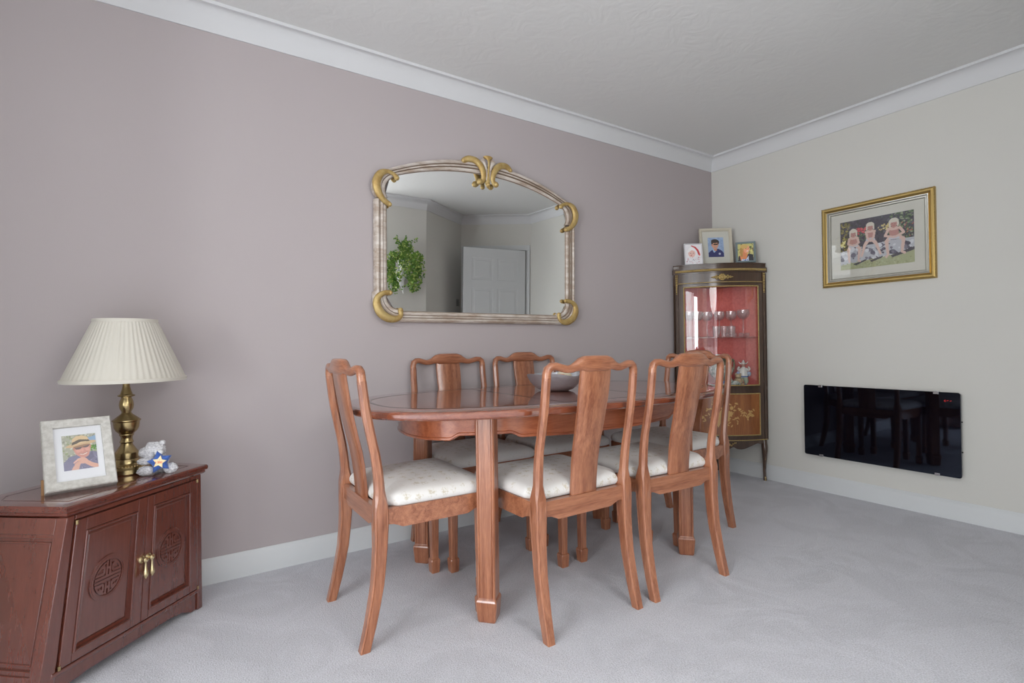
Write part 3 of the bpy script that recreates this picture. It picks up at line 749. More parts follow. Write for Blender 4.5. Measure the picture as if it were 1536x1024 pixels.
# ------------------------------------------------------------------ dining chairs
PY = [(0, -.058), (.1, -.032), (.2, -.013), (.3, -.003), (.42, 0), (.48, -.001), (.55, -.006), (.61, -.014), (.66, -.025), (.73, -.039), (.78, -.047), (.85, -.056), (.90, -.060)]
def make_chair(label):
    t = thing('dining_chair', label, 'chair', group='dining chairs round the oval table')
    # rear legs running up into the back posts
    for s_ in (-1, 1):
        mb = MB(); rings = []
        zs = [0, .03, .08, .14, .2, .26, .32, .37, .40, .44, .455, .475, .50, .54, .58, .62, .66, .70, .74, .78, .82, .86]
        for z in zs:
            y = interp(PY, z); r = interp([(0, .0150), (.1, .0165), (.3, .019), (.40, .0215), (.455, .0215), (.50, .0165), (.62, .0150), (.86, .0145)], z)
            lean = interp([(0, .004), (.3, 0), (.5, 0), (.62, .003), (.75, .001), (.86, 0)], z)
            ch = interp([(0, .003), (.40, .004), (.455, .005), (.50, r * .55), (.86, r * .58)], z)
            gd = interp([(0, .0016), (.40, .0016), (.43, 0), (1, 0)], z)
            rings.append(sqg(s_ * (.200 + lean), y, z, r, r * (1.08 if z < .45 else 1.0), ch, g=gd, off=interp([(0, .0045), (.43, .0045), (.5, .0035), (1, .0035)], z)))
        mb.loft(rings); mb.build('leg', 'wood', t, ang=.75)
    # crest rail
    P = [(-.200, .850), (-.2005, .872), (-.196, .888), (-.184, .897), (-.166, .898), (-.145, .892), (-.125, .887), (-.106, .888), (-.088, .8945), (-.068, .9015), (-.050, .9030), (0, .9035)]
    P = P + [(-x, z) for x, z in P[-2::-1]]
    mb = MB(); rings = []
    for i, (x, z) in enumerate(P):
        a = P[max(i - 1, 0)]; b_ = P[min(i + 1, len(P) - 1)]; d = Vector((b_[0] - a[0], b_[1] - a[1])).normalized(); nrm = Vector((-d.y, d.x))
        ax = abs(x)
        hz = interp([(0, .0275), (.050, .0272), (.068, .0225), (.088, .0165), (.110, .0135), (.14, .013), (.17, .0135), (.2, .0145)], ax)
        hy = interp([(0, .0165), (.05, .0165), (.075, .0135), (.11, .0125), (.2, .0145)], ax)
        yb = -.058 - .016 * (1 - (ax / .2) ** 2) - .0
        if i in (0, len(P) - 1): yb = interp(PY, .85)
        ring = []
        ex = 3.4 if ax < .07 else 2.3
        for k in range(16):
            tt = 2 * PI * k / 16 + PI / 16; c, s2 = math.cos(tt), math.sin(tt)
            u = hz * math.copysign(abs(c) ** (2 / ex), c); v = hy * math.copysign(abs(s2) ** (2 / ex), s2)
            ring.append((x + nrm.x * u, yb + v, z + nrm.y * u))
        rings.append(ring)
    mb.loft(rings); mb.build('crest_rail', 'wood_x', t, ang=.7)
    # splat
    mb = MB(); rings = []
    for k in range(17):
        z = lerp(.440, .884, k / 16); y = interp(PY, z) - .016 * ((z - .44) / .444) + .002
        w = interp([(.44, .058), (.50, .058), (.60, .060), (.72, .064), (.82, .068), (.884, .067)], z)
        rings.append([(-w, y - .006, z), (-w + .003, y - .008, z), (w - .003, y - .008, z), (w, y - .006, z), (w, y + .004, z), (w - .003, y + .006, z), (-w + .003, y + .006, z), (-w, y + .004, z)])
    mb.loft(rings); mb.build('splat', 'wood', t, ang=.7)
    # seat frame: four scalloped rails
    mb = MB()
    def rail(p, q, n, th=.022):
        P0, Q0 = Vector(p), Vector(q); N_ = 24; nn = Vector(n) * th; top_, rows = .442, []
        for k in range(N_ + 1):
            s_ = k / N_; e = min(s_, 1 - s_)
            zb = .387 if e < .10 else (.387 - .012 * ((e - .10) / .07) if e < .17 else .375)
            if e < .10: zb = .387 - .004 * math.sin(e / .10 * PI) * -1
            a = P0.lerp(Q0, s_); rows.append([(a.x, a.y, zb), (a.x, a.y, top_), (a.x - nn.x, a.y - nn.y, top_), (a.x - nn.x, a.y - nn.y, zb)])
        mb.loft(rows)
    rail((-.185, -.013), (.185, -.013), (0, -1)); rail((-.20, .392), (.20, .392), (0, 1))
    for s_ in (-1, 1): rail((s_ * .2155, .01), (s_ * .2225, .375), (s_, 0))
    mb.box((-.185, .0, .425), (.185, .375, .438))
    mb.build('seat_frame', 'wood_x', t, smooth=False)
    # front legs
    for s_ in (-1, 1):
        mb = MB(); rings = []
        for z, h_ in ((.0, .0165), (.004, .018), (.040, .0200), (.052, .0205), (.057, .0190), (.060, .0155), (.066, .0150), (.20, .0165), (.40, .0195), (.442, .0195)):
            rings.append(sq(s_ * .2045, .374, z, h_, h_, .003))
        mb.loft(rings); mb.build('leg', 'wood', t, smooth=False)
    # cushion
    def outline(d, N_=14):
        base_ = [(-.176, .012), (.176, .012), (.184, .030), (.212, .060), (.224, .400), (-.224, .400), (-.212, .060), (-.184, .030)]
        ccw = base_; ip = offset_poly(ccw, d)
        out = []
        for i, p in enumerate(ip):
            a, b_ = Vector(ip[i - 1]), Vector(ip[(i + 1) % 8]); v = Vector(p); r = .035 if i in (4, 5) else .008
            r = min(r, (a - v).length * .45, (b_ - v).length * .45)
            p0 = v + (a - v).normalized() * r; p2 = v + (b_ - v).normalized() * r
            for k in range(6):
                q = k / 5; out.append(tuple((p0 * (1 - q) ** 2 + v * 2 * q * (1 - q) + p2 * q * q)))
        return out
    mb = MB(); rings = []
    for d, z in ((.004, .4415), (-.001, .446), (-.005, .455), (-.005, .464), (-.001, .474), (.004, .480)):
        rings.append([(x, y, z) for x, y in outline(d)])
    ref = outline(.004); cyy = .21
    for k_, z in ((.975, .4845), (.93, .489), (.86, .4935), (.75, .498), (.6, .502), (.42, .5045), (.2, .506), (.03, .5063)):
        rings.append([(x * k_, cyy + (y - cyy) * k_, z) for x, y in ref])
    mb.loft(rings); mb.build('seat_cushion', 'fabric', t, ang=1.2)
    return t
first = make_chair('rosewood dining chair at the left head of the oval table, seen from its side')
first.location = (-2.957, -.640, 0); first.rotation_euler = (0, 0, -PI / 2)
for (x, y, rz, lab) in [(-2.300, -1.085, 0, 'rosewood dining chair with its back to the viewer, nearest the big table leg'),
                        (-1.798, -1.095, math.radians(-2), 'rosewood dining chair with its back to the viewer, in front of the glass cabinet'),
                        (-2.308, -.104, PI, 'rosewood dining chair against the mauve wall, left of the bowl'),
                        (-1.825, -.104, PI, 'rosewood dining chair against the mauve wall, directly behind the metal bowl'),
                        (-1.122, -.640, PI / 2, 'rosewood dining chair at the far right head of the table, beside the glass cabinet')]:
    dup(first, (x, y, 0), rz, lab)

# ------------------------------------------------------------------ dining table
TX, TY, TZ = -2.055, -.612, .755
tb = thing('dining_table', 'oval rosewood dining table with dark inlay line and square block feet', 'dining table', (TX, TY, 0), math.radians(-1.3))
A_, B_, NN = .928, .485, 2.6
mb = MB()
rr = [(.06, .722), (.018, .722), (.006, .7255), (.001, .731), (0, .736), (0, .745), (.003, .750), (.009, .7535), (.016, .755), (.094, .755)]
mb.loft([sup(0, 0, z, A_ - d, B_ - d, NN, 160) for d, z in rr], caps=True)
f0 = len(mb.f)
def line_ring(d0, d1, z):
    a = sup(0, 0, z, A_ - d0, B_ - d0, NN, 160); b_ = sup(0, 0, z, A_ - d1, B_ - d1, NN, 160)
    mb.loft([a, b_], caps=False, mi=1)
line_ring(.090, .0950, .7553); line_ring(.100, .1015, .7553)
for x in (-.235, .235):
    for o, w in ((-.010, .0008), (0, .0014), (.010, .0008)):
        yy = (B_ - .1) * (1 - (abs(x) / (A_ - .1)) ** NN) ** (1 / NN)
        mb.add([(x + o - w, -yy, .7553), (x + o + w, -yy, .7553), (x + o + w, yy, .7553), (x + o - w, yy, .7553)], [(0, 1, 2, 3)], 1)
    yy = B_ * (1 - (abs(x) / A_) ** NN) ** (1 / NN) - .012
    mb.add([(x - .0006, -yy, .7552), (x + .0006, -yy, .7552), (x + .0006, yy, .7552), (x - .0006, yy, .7552)], [(0, 1, 2, 3)], 1)
mb.build('tabletop', ['wood_top', 'dark_line'], tb, ang=.5)
LX, LY = .524, .298
mb = MB(); N = 240; ro = []
ap = sup(0, 0, 0, .708, .338, 3.2, N)
for k in range(N):
    x, y, _ = ap[k]; dleg = math.hypot(abs(x) - LX, abs(y) - LY)
    zb = .650 if dleg < .10 else (.650 - .018 * (dleg - .10) / .03 if dleg < .13 else (.632 if dleg < .16 else .632 - .010 * min(1, (dleg - .16) / .2)))
    s_ = .972
    ro.append([(x, y, zb), (x * 1.004, y * 1.006, zb + .003), (x * 1.004, y * 1.006, zb + .009), (x, y, zb + .012), (x, y, .724), (x * s_, y * s_ * .98, .724), (x * s_, y * s_ * .98, zb)])
mb.loft(ro, loop=True)
mb.build('apron', 'wood_edge', tb, ang=.5)
for sx in (-1, 1):
    for sy in (-1, 1):
        mb = MB(); rings = []
        for z, h_ in ((.0, .0300), (.006, .0325), (.060, .0370), (.072, .0375), (.078, .0355), (.082, .0325), (.086, .0318), (.088, .0318), (.30, .0322), (.72, .0328)):
            rings.append([(x * math.cos(PI / 4) - y * math.sin(PI / 4), x * math.sin(PI / 4) + y * math.cos(PI / 4), z) for x, y, z in sqg(0, 0, z, h_, h_, .0035, g=(.0022 if z > .086 else 0), gw=.003, off=.007)])
        mb.loft(rings)
        o = mb.build('leg', 'wood', tb, smooth=False); o.location = (sx * LX, sy * LY, 0)
for x in (-.30, .30): MB().box((x - .012, -.30, .700), (x + .012, .30, .722)).build('bearer', 'wood_x', tb, smooth=False)

# metal bowl and the balls in it
bc = (-2.015, -.572, TZ)
bw = thing('metal_bowl', 'hammered grey metal bowl with a wavy rim on the oval table', 'bowl', bc)
mb = MB(); rings = []
for (r, z, w) in [(.034, .0, 0), (.062, .002, 0), (.084, .010, .2), (.102, .026, .5), (.115, .044, .8), (.124, .062, 1), (.129, .076, 1), (.1295, .0785, 1), (.126, .078, 1), (.119, .062, 1), (.109, .043, .8), (.096, .026, .5), (.078, .014, .2), (.034, .008, 0)]:
    rings.append([(r * (1 + .045 * w * math.sin(3 * a + 1.0)) * math.cos(a), r * (1 + .045 * w * math.sin(3 * a + 1.0)) * math.sin(a), z + w * (.0055 * math.sin(2 * a + .6) + .003 * math.sin(5 * a))) for a in [2 * PI * k / 72 for k in range(72)]])
mb.loft(rings); mb.build('bowl_shell', 'silver_hammer', bw, ang=1.0)
M['ball_orange'] = mat('terracotta_ball', rgb(214, 150, 104), 0.6, color2=rgb(190, 120, 78), vscale=40)
M['ball_cream'] = mat('cream_ball', rgb(222, 214, 192), 0.7, color2=rgb(190, 178, 150), vscale=60, stretch=(1, 6, 1), bump=.4, bscale=80)
for (dx, dy, z, r, m, lab) in [(-.006, -.052, .047, .033, 'ball_orange', 'orange brown decorative ball in the metal bowl'), (.058, .010, .053, .040, 'ball_cream', 'large cream ribbed decorative ball at the right of the metal bowl'),
                               (-.028, .022, .048, .034, 'ball_cream', 'smaller cream decorative ball at the back of the metal bowl')]:
    b = MB(); b.ball((0, 0, 0), r, 28, 20)
    o = b.build('decorative_ball', m, None, loc=(bc[0] + dx, bc[1] + dy, bc[2] + z)); tag(o, lab, 'decorative ball', 'balls in the metal bowl')

# ------------------------------------------------------------------ wall mirror (hung tipped slightly forward)
mr = thing('wall_mirror', 'large arched mirror in a cream frame with gold scrolls on the mauve wall', 'mirror', (-2.062, -.004, 1.092)); mr.rotation_euler = (math.radians(1.1), 0, 0)
# frame coordinates: x from centre, z above bottom edge
def arch_o(x): return .884 - .142 * (abs(x) / .595) ** 2.1
def arch_i(x): return .822 - .106 * (abs(x) / .56) ** 2.1
PROF = [(0, .002), (.02, .020), (.10, .030), (.24, .034), (.36, .028), (.42, .021), (.50, .026), (.60, .027), (.68, .018), (.76, .020), (.86, .019), (.94, .012), (1.0, .008), (1.02, .003)]
def band(outer, inner, name='frame'):
    mb = MB(); rings = []
    for (ox, oz), (ix, iz) in zip(outer, inner):
        rings.append([(lerp(ox, ix, s_), -d, lerp(oz, iz, s_)) for s_, d in PROF] + [(ix, .002, iz), (ox, .002, oz)])
    mb.loft(rings)
    for f_, i in zip(range(len(mb.f)), range(len(mb.f))):
        pass
    n_ = len(PROF) + 2
    for i in range(len(mb.mi)):
        if len(mb.f[i]) == 4:
            k = i % n_
            if k in (4, 7, 11): mb.mi[i] = 1
    return mb
fr_ = MB()
def addband(o_, i_):
    b_ = band(o_, i_); off = len(fr_.v); fr_.v += b_.v; fr_.f += [[q + off for q in f] for f in b_.f]; fr_.mi += b_.mi
HW, IW = .632, .566
addband([(-HW, .125), (-HW - .001, .35), (-HW, .60)], [(-IW, .125), (-IW, .35), (-IW, .60)])
addband([(HW, .60), (HW + .001, .35), (HW, .125)], [(IW, .60), (IW, .35), (IW, .125)])
addband([(.50, 0), (0, 0), (-.50, 0)], [(.50, .058), (0, .058), (-.50, .058)])
xs = [-.598 + 1.196 * k / 40 for k in range(41)]
addband([(x, arch_o(x)) for x in xs], [(x * .925, arch_i(x * .925)) for x in xs])
# corner bands: quarter rings
def arcpts(cx, cz, r, a0, a1, n=14, rx=None): return [(cx + (rx or r) * math.cos(math.radians(lerp(a0, a1, k / n))), cz + r * math.sin(math.radians(lerp(a0, a1, k / n)))) for k in range(n + 1)]
for s_ in (-1, 1):
    o_ = arcpts(-.510, .130, .131, 172, 278); i_ = arcpts(-.505, .130, .063, 172, 278)
    if s_ > 0: o_ = [(-x, z) for x, z in o_][::-1]; i_ = [(-x, z) for x, z in i_][::-1]
    addband(o_, i_)
    o_ = arcpts(-.515, .665, .098, 215, 118, rx=.128); i_ = arcpts(-.505, .655, .070, 215, 112, rx=.068)
    if s_ > 0: o_ = [(-x, z) for x, z in o_][::-1]; i_ = [(-x, z) for x, z in i_][::-1]
    addband(o_, i_)
frm = fr_.build('frame', ['mirror_frame', 'mirror_groove'], mr, ang=.8)
gl = [(-IW - .01, .14), (-IW - .01, .62)] + [(x, arch_i(x) + .012) for x in [-.545 + 1.09 * k / 24 for k in range(25)]] + [(IW + .01, .62), (IW + .01, .14), (.52, .05), (-.52, .05)]
MB().loft([[(x, -.006, z) for x, z in gl], [(x, -.003, z) for x, z in gl]]).build('mirror_glass', 'mirror', mr, smooth=False)
def scroll(pts, rads, mirror=False, sub=6):
    for _ in (0,):
        P_ = smoothpath([(x if not mirror else -x, -d, z) for x, z, d in pts], sub)
        n_ = len(P_) - 1; k = len(rads) - 1
        rr_ = [1.22 * interp([(i / k, r) for i, r in enumerate(rads)], j / n_) for j in range(n_ + 1)]
        mb = MB(); mb.tube(P_, rr_, n=12, up=(0, -1, 0), flat=.6)
        e0, e1 = P_[0], P_[-1]
        mb.ball(e0, rads[0] * 1.05, 12, 8); mb.ball(e1, rads[-1] * 1.05, 12, 8)
        o = mb.build('gilt_scroll', 'gold_paint', mr, ang=1.2)
        o['label'] = 'gold painted scroll'
for mm in (False, True):
    scroll([(-.556, .146, .026), (-.592, .142, .034), (-.622, .120, .036), (-.628, .085, .037), (-.610, .045, .037), (-.572, .020, .036), (-.532, .016, .034), (-.506, .032, .032), (-.504, .062, .026)], [.011, .010, .013, .017, .018, .017, .013, .010, .012], mm)
    scroll([(-.558, .580, .026), (-.592, .598, .032), (-.620, .634, .036), (-.627, .680, .037), (-.608, .720, .037), (-.574, .738, .034), (-.540, .732, .030), (-.520, .716, .026)], [.011, .012, .016, .018, .015, .009, .008, .012], mm)
    scroll([(-.150, .870, .030), (-.120, .884, .036), (-.080, .880, .040), (-.046, .852, .042), (-.030, .812, .040), (-.034, .782, .036), (-.052, .772, .034)], [.012, .014, .015, .015, .013, .011, .015], mm)
mb = MB(); mb.tube(smoothpath([(0, -.036, .912), (0, -.046, .890), (0, -.044, .850), (0, -.040, .800), (0, -.036, .770)], 5), [.030, .028, .021, .015, .010, .008, .007, .006, .006, .006, .006, .006, .006, .007, .008, .009, .010, .012, .013, .014, .012], n=14, up=(0, -1, 0), flat=.45)
mb.ball((0, -.036, .764), .013)
mb.build('gilt_leaf', 'gold_paint', mr, ang=1.2)
for s_ in (-1, 1):
    mb = MB(); mb.tube(smoothpath([(s_ * .036, -.030, .896), (s_ * .022, -.038, .872), (s_ * .010, -.040, .83), (s_ * .008, -.036, .785)], 5), [.020, .019, .017, .014, .011, .009, .008, .008, .007, .007, .007, .007, .007, .006, .006, .005], n=10, up=(0, -1, 0), flat=.5)
    mb.build('cream_leaf', 'mirror_frame', mr, ang=1.2)

# ------------------------------------------------------------------ framed picture on the right wall
pc = thing('framed_picture', 'gold framed photo of three blonde children in a garden on the grey wall', 'picture', (0, -1.114, 1.563), -PI / 2)
pw, ph = .592, .503
rp = [(0, 0), (0, .016), (.004, .022), (.010, .025), (.018, .024), (.024, .018), (.028, .016), (.030, .019), (.034, .018), (.040, .012), (.046, .010), (.0475, .012), (.050, .009), (.052, .002)]
mb = MB(); frame_ring(mb, pw, ph, rp[:8] + [(.031, 0)]); fo = mb.build('frame', 'picture_gold', pc, ang=.5)
mb = MB(); frame_ring(mb, pw - .062, ph - .062, [(0, 0), (0, .018), (.004, .017), (.010, .011), (.0155, .010), (.018, .012), (.021, .009), (.022, .002)]); mb.build('inner_moulding', 'pewter_strip', fo, ang=.5)
bd_ = MB(); per = []
for k in range(120):
    t = k / 120 * 4; sd = int(t); u = t - sd; w2, h2 = pw / 2 - .003, ph / 2 - .003
    p_ = [(lerp(-w2, w2, u), -h2), (w2, lerp(-h2, h2, u)), (lerp(w2, -w2, u), h2), (-w2, lerp(h2, -h2, u))][sd]
    bd_.ball((p_[0], -.019, p_[1]), (.0042, .004, .0042), 6, 4)
bd_.build('rope_edge', 'picture_gold', fo)
mb = MB(); mb.box((-pw / 2 + .045, -.006, -ph / 2 + .045), (pw / 2 - .045, -.002, ph / 2 - .045)); mb.build('mount', 'cream_card', pc, smooth=False)
cv = Canvas(150, 118, C(70, 66, 76))
cv.speck(0, 0, 1, .62, [C(52, 48, 60), C(86, 84, 92), C(60, 66, 60), C(100, 98, 104)], 260, .006, .022, 1)
cv.speck(.68, 0, 1, .55, [C(74, 92, 62), C(112, 130, 92), C(50, 62, 50), C(140, 150, 120)], 190, .008, .022, 2)
cv.speck(0, .02, .14, .62, [C(92, 92, 52), C(120, 112, 64), C(60, 62, 40), C(150, 140, 80)], 110, .008, .02, 3)
cv.speck(.14, .18, .42, .44, [C(84, 104, 74), C(120, 136, 104), C(60, 78, 58)], 110, .006, .016, 4)
cv.speck(.24, .18, .38, .30, [C(180, 62, 72), C(196, 96, 96)], 34, .008, .018, 5); cv.speck(.54, .18, .70, .30, [C(206, 194, 138), C(190, 170, 116)], 30, .008, .018, 6)
cv.speck(0, .40, .07, .52, [C(222, 214, 150)], 12, .01, .02, 7); cv.speck(.84, .2, 1, .55, [C(176, 84, 84), C(190, 120, 100)], 20, .005, .012, 8)
cv.poly([(0, .62), (.35, .55), (.7, .52), (1, .52), (1, .82), (0, .98)], C(176, 178, 184))
cv.speck(0, .58, 1, .84, [C(96, 92, 106), C(200, 202, 206), C(120, 116, 128), C(70, 66, 80)], 90, .012, .04, 9)
cv.poly([(0, .90), (.3, .86), (.6, .82), (1, .76), (1, 1), (0, 1)], C(160, 164, 128)); cv.speck(0, .86, 1, 1, [C(172, 176, 140), C(146, 150, 112)], 120, .005, .014, 10)
for pl_ in ([(.18, .9), (.38, .82), (.36, .86), (.22, .93)], [(.42, .86), (.60, .80), (.58, .84), (.44, .90)], [(.70, .82), (1, .70), (1, .76), (.72, .86)]): cv.poly(pl_, C(78, 76, 82))
def child(cx, cy, s_, legs, arms, sk, skd, hair, flip=1):
    X = lambda a: cx + a * s_
    Y = lambda a: cy + a * s_ * 1.27
    for lg in legs: cv.limb([(X(a), Y(b_)) for a, b_ in lg], [.105 * s_, .085 * s_, .055 * s_, .06 * s_][:len(lg)], sk)
    cv.poly([(X(-.20), Y(.62)), (X(.20), Y(.62)), (X(.26), Y(.84)), (X(-.26), Y(.84))], C(188, 188, 196))          # pale shorts
    cv.poly([(X(-.23), Y(.22)), (X(.23), Y(.22)), (X(.20), Y(.66)), (X(-.20), Y(.66))], C(214, 120, 116) if sk is None else skd)
    cv.ell(X(0), Y(.26), .24 * s_, .10 * s_ * 1.27, sk)
    for ar in arms: cv.limb([(X(a), Y(b_)) for a, b_ in ar], [.07 * s_, .06 * s_, .05 * s_], sk)
    cv.ell(X(0), Y(-.07), .225 * s_, .23 * s_ * 1.27, hair); cv.limb([(X(-.17), Y(-.02)), (X(-.18), Y(.15))], [.06 * s_, .04 * s_], hair); cv.limb([(X(.17), Y(-.02)), (X(.18), Y(.14))], [.06 * s_, .04 * s_], hair); cv.ell(X(0), Y(.17), .09 * s_, .08 * s_, skd); cv.ell(X(.0), Y(.03), .145 * s_, .165 * s_ * 1.27, skd); cv.ell(X(0), Y(-.15), .17 * s_, .10 * s_ * 1.27, hair)
    cv.ell(X(-.055), Y(.02), .018 * s_, .014 * s_, C(90, 60, 56)); cv.ell(X(.055), Y(.02), .018 * s_, .014 * s_, C(90, 60, 56)); cv.ell(X(0), Y(.11), .05 * s_, .016 * s_, C(170, 90, 84))
sk, skd, hr = C(206, 178, 166), C(178, 132, 124), C(204, 198, 184)
child(.19, .27, .26, [[(-.18, .78), (-.28, 1.0), (-.24, 1.75)], [(.18, .78), (.34, .98), (.26, 1.72), (.34, 1.76)]], [[(-.22, .3), (-.30, .62), (-.02, .74)], [(.22, .3), (.30, .60), (.04, .76)]], sk, skd, hr)
child(.43, .19, .26, [[(-.14, .82), (-.30, 1.05), (-.48, 1.72)], [(.14, .82), (.30, 1.05), (.52, 1.72)]], [[(-.22, .28), (-.16, .62), (-.02, .86)], [(.22, .28), (.18, .62), (.03, .86)]], sk, skd, hr)
child(.745, .20, .29, [[(-.18, .72), (-.34, .90), (-.28, 1.62), (-.36, 1.72)], [(.20, .72), (.42, .88), (.34, 1.55), (.46, 1.62)]], [[(-.24, .26), (-.40, .60), (.0, .72)], [(.26, .26), (.44, .54), (.06, .72)]], sk, skd, hr)
g_, cols = cv.grid(.386, .298); o = g_.build('photo', 'photo', pc, colors=cols); o.location = (.002, -.0075, -.001)
mb = MB(); mb.box((-pw / 2 + .05, -.0095, -ph / 2 + .05), (pw / 2 - .05, -.0088, ph / 2 - .05)); mb.build('glazing', 'picture_glass', pc, smooth=False)

# ------------------------------------------------------------------ black glass wall heater
ht = thing('wall_heater', 'wide black glass panel heater low on the grey wall', 'wall heater', (0, -1.108, .462), -PI / 2)
hw2, hh2 = .404, .226
def rrect(w, h, r, y, n=6):
    out = []
    for (cx, cz, a0) in ((w - r, h - r, 0), (-w + r, h - r, 90), (-w + r, -h + r, 180), (w - r, -h + r, 270)):
        for k in range(n + 1):
            a = math.radians(a0 + 90 * k / n); out.append((cx + r * math.cos(a), y, cz + r * math.sin(a)))
    return out
MB().loft([rrect(hw2, hh2, .012, -.046), rrect(hw2, hh2, .012, -.052), rrect(hw2 - .0015, hh2 - .0015, .011, -.0535)]).build('glass_front', 'black_glass', ht, ang=.5)
cs = MB(); cs.loft([rrect(hw2 - .008, hh2 - .006, .01, -.006), rrect(hw2 - .004, hh2 - .003, .01, -.046)]).box((-.3, -.006, -.15), (.3, 0, .15))
cs.build('casing', 'grey_case', ht, ang=.5)
for (x, z) in ((-.30, .226), (.30, .226), (-.30, -.226), (.30, -.226)):
    q = 1 if z > 0 else -1
    mb = MB(); mb.box((x - .012, -.056, min(z - q * .012, z + q * .003)), (x + .012, -.030, max(z - q * .012, z + q * .003))); mb.build('glass_clip', 'chrome', ht, smooth=False, bevel=.001)
for z in (.07, -.09): MB().tube([(hw2 - .008, -.028, z), (hw2 + .0005, -.028, z)], .004, n=10).build('side_screw', 'black', ht)
pass
mb = MB()
for k, gly in enumerate(([(0, 0), (.006, .005), (.006, -.005), (0, 0)], [(.012, 0), (.018, .004), (.021, 0), (.018, -.004), (.012, 0)], [(.026, -.001), (.032, .003)])):
    mb.tube([(.335 + a, -.0537, .180 + b_) for a, b_ in gly], .0012, n=5)
mb.build('red_display', 'led', ht)

# ------------------------------------------------------------------ bow-fronted corner display cabinet
cb = thing('corner_display_cabinet', 'tall bow-fronted corner cabinet with gilt trim, red lining and glass door', 'display cabinet', (0, 0, 0))
cL, cR = Vector((-.490, -.034)), Vector((-.034, -.438)); ch_ = (cR - cL); cn = Vector((ch_.y, -ch_.x)).normalized()
if cn.dot(Vector((-1, -1))) < 0: cn = -cn
SG = .078
def AP(t, off=0.0):
    q = cL + ch_ * t + cn * (4 * SG * t * (1 - t) + off); return q
def arc_slab(mb, t0, t1, z0, z1, d0, d1, n=24, mi=0):
    rows = []
    for k in range(n + 1):
        t = lerp(t0, t1, k / n); a = AP(t, d0); b_ = AP(t, d1)
        rows.append([(a.x, a.y, z0), (b_.x, b_.y, z0), (b_.x, b_.y, z1), (a.x, a.y, z1)])
    mb.loft(rows, mi=mi)
def sector(off, tl=0.0):
    pts = [(-.018, -.018), (cL.x - 0, -.018)] + [tuple(AP(k / 20, off)) for k in range(21)] + [(-.018, cR.y)]
    return pts
def ringbox(mb, off, z0, z1, ext=0.0):
    d = ch_.normalized() * ext
    pts = [(-.018, -.018), (cL.x - d.x, -.018)] + [tuple(AP(k / 20, off) + d * (k / 10 - 1)) for k in range(21)] + [(-.018, cR.y + d.y)]
    mb.loft([[(x, y, z0) for x, y in pts], [(x, y, z1) for x, y in pts]])
# carcass: floor, ceiling, posts, rails
mb = MB()
ringbox(mb, -.004, .285, .30); ringbox(mb, -.004, .640, .660); ringbox(mb, -.004, 1.385, 1.455)
for (z0, z1) in ((.30, .64), (.66, 1.385)):
    mb.box((cL.x, -.024, z0), (-.018, -.018, z1)); mb.box((-.024, cR.y, z0), (-.018, -.018, z1))
arc_slab(mb, 0.0, .030, .285, 1.462, -.030, .004, 3); arc_slab(mb, .970, 1.0, .285, 1.462, -.030, .004, 3)
arc_slab(mb, .03, .97, 1.385, 1.462, -.02, -.003); arc_slab(mb, .03, .97, .285, .306, -.02, .0); arc_slab(mb, .03, .97, .628, .655, -.02, .0)
mb.build('carcass', 'cab_wood', cb, ang=.5)
# shaped apron
mb = MB(); rows = []
for k in range(61):
    t = lerp(.02, .98, k / 60); u = abs(t - .5) * 2
    zb = .232 if u < .12 else (.232 + .012 * math.sin((u - .12) / .14 * PI) if u < .26 else (.232 - .004 * math.sin((u - .26) / .2 * PI) if u < .46 else (.232 + .034 * ((u - .46) / .30) if u < .76 else (.266 - .006 * math.sin((u - .76) / .14 * PI) if u < .9 else .262 - .02 * (u - .9) / .1))))
    a, b_ = AP(t, -.018), AP(t, -.001); rows.append([(a.x, a.y, zb), (b_.x, b_.y, zb), (b_.x, b_.y, .286), (a.x, a.y, .286)])
mb.loft(rows); mb.build('shaped_apron', 'cab_wood', cb, ang=.5)
# cornice + stepped top
mb = MB(); ringbox(mb, .010, 1.462, 1.494, .012); ringbox(mb, -.006, 1.494, 1.502, .0); ringbox(mb, -.012, 1.502, 1.520, -.004); ringbox(mb, -.006, 1.520, 1.528, .0)
mb.build('cornice', 'cab_wood', cb, ang=.5)
# red lining
mb = MB(); mb.box((cL.x + .02, -.0275, .662), (-.0275, -.0242, 1.384)); mb.box((-.0275, cR.y + .02, .662), (-.0242, -.0275, 1.384))
pts = [(-.028, -.028), (cL.x + .03, -.028)] + [tuple(AP(.05 + .9 * k / 16, -.03)) for k in range(17)] + [(-.028, cR.y + .03)]
mb.loft([[(x, y, .6602) for x, y in pts], [(x, y, .663) for x, y in pts]])
mb.build('lining', 'red_red', cb, smooth=False)
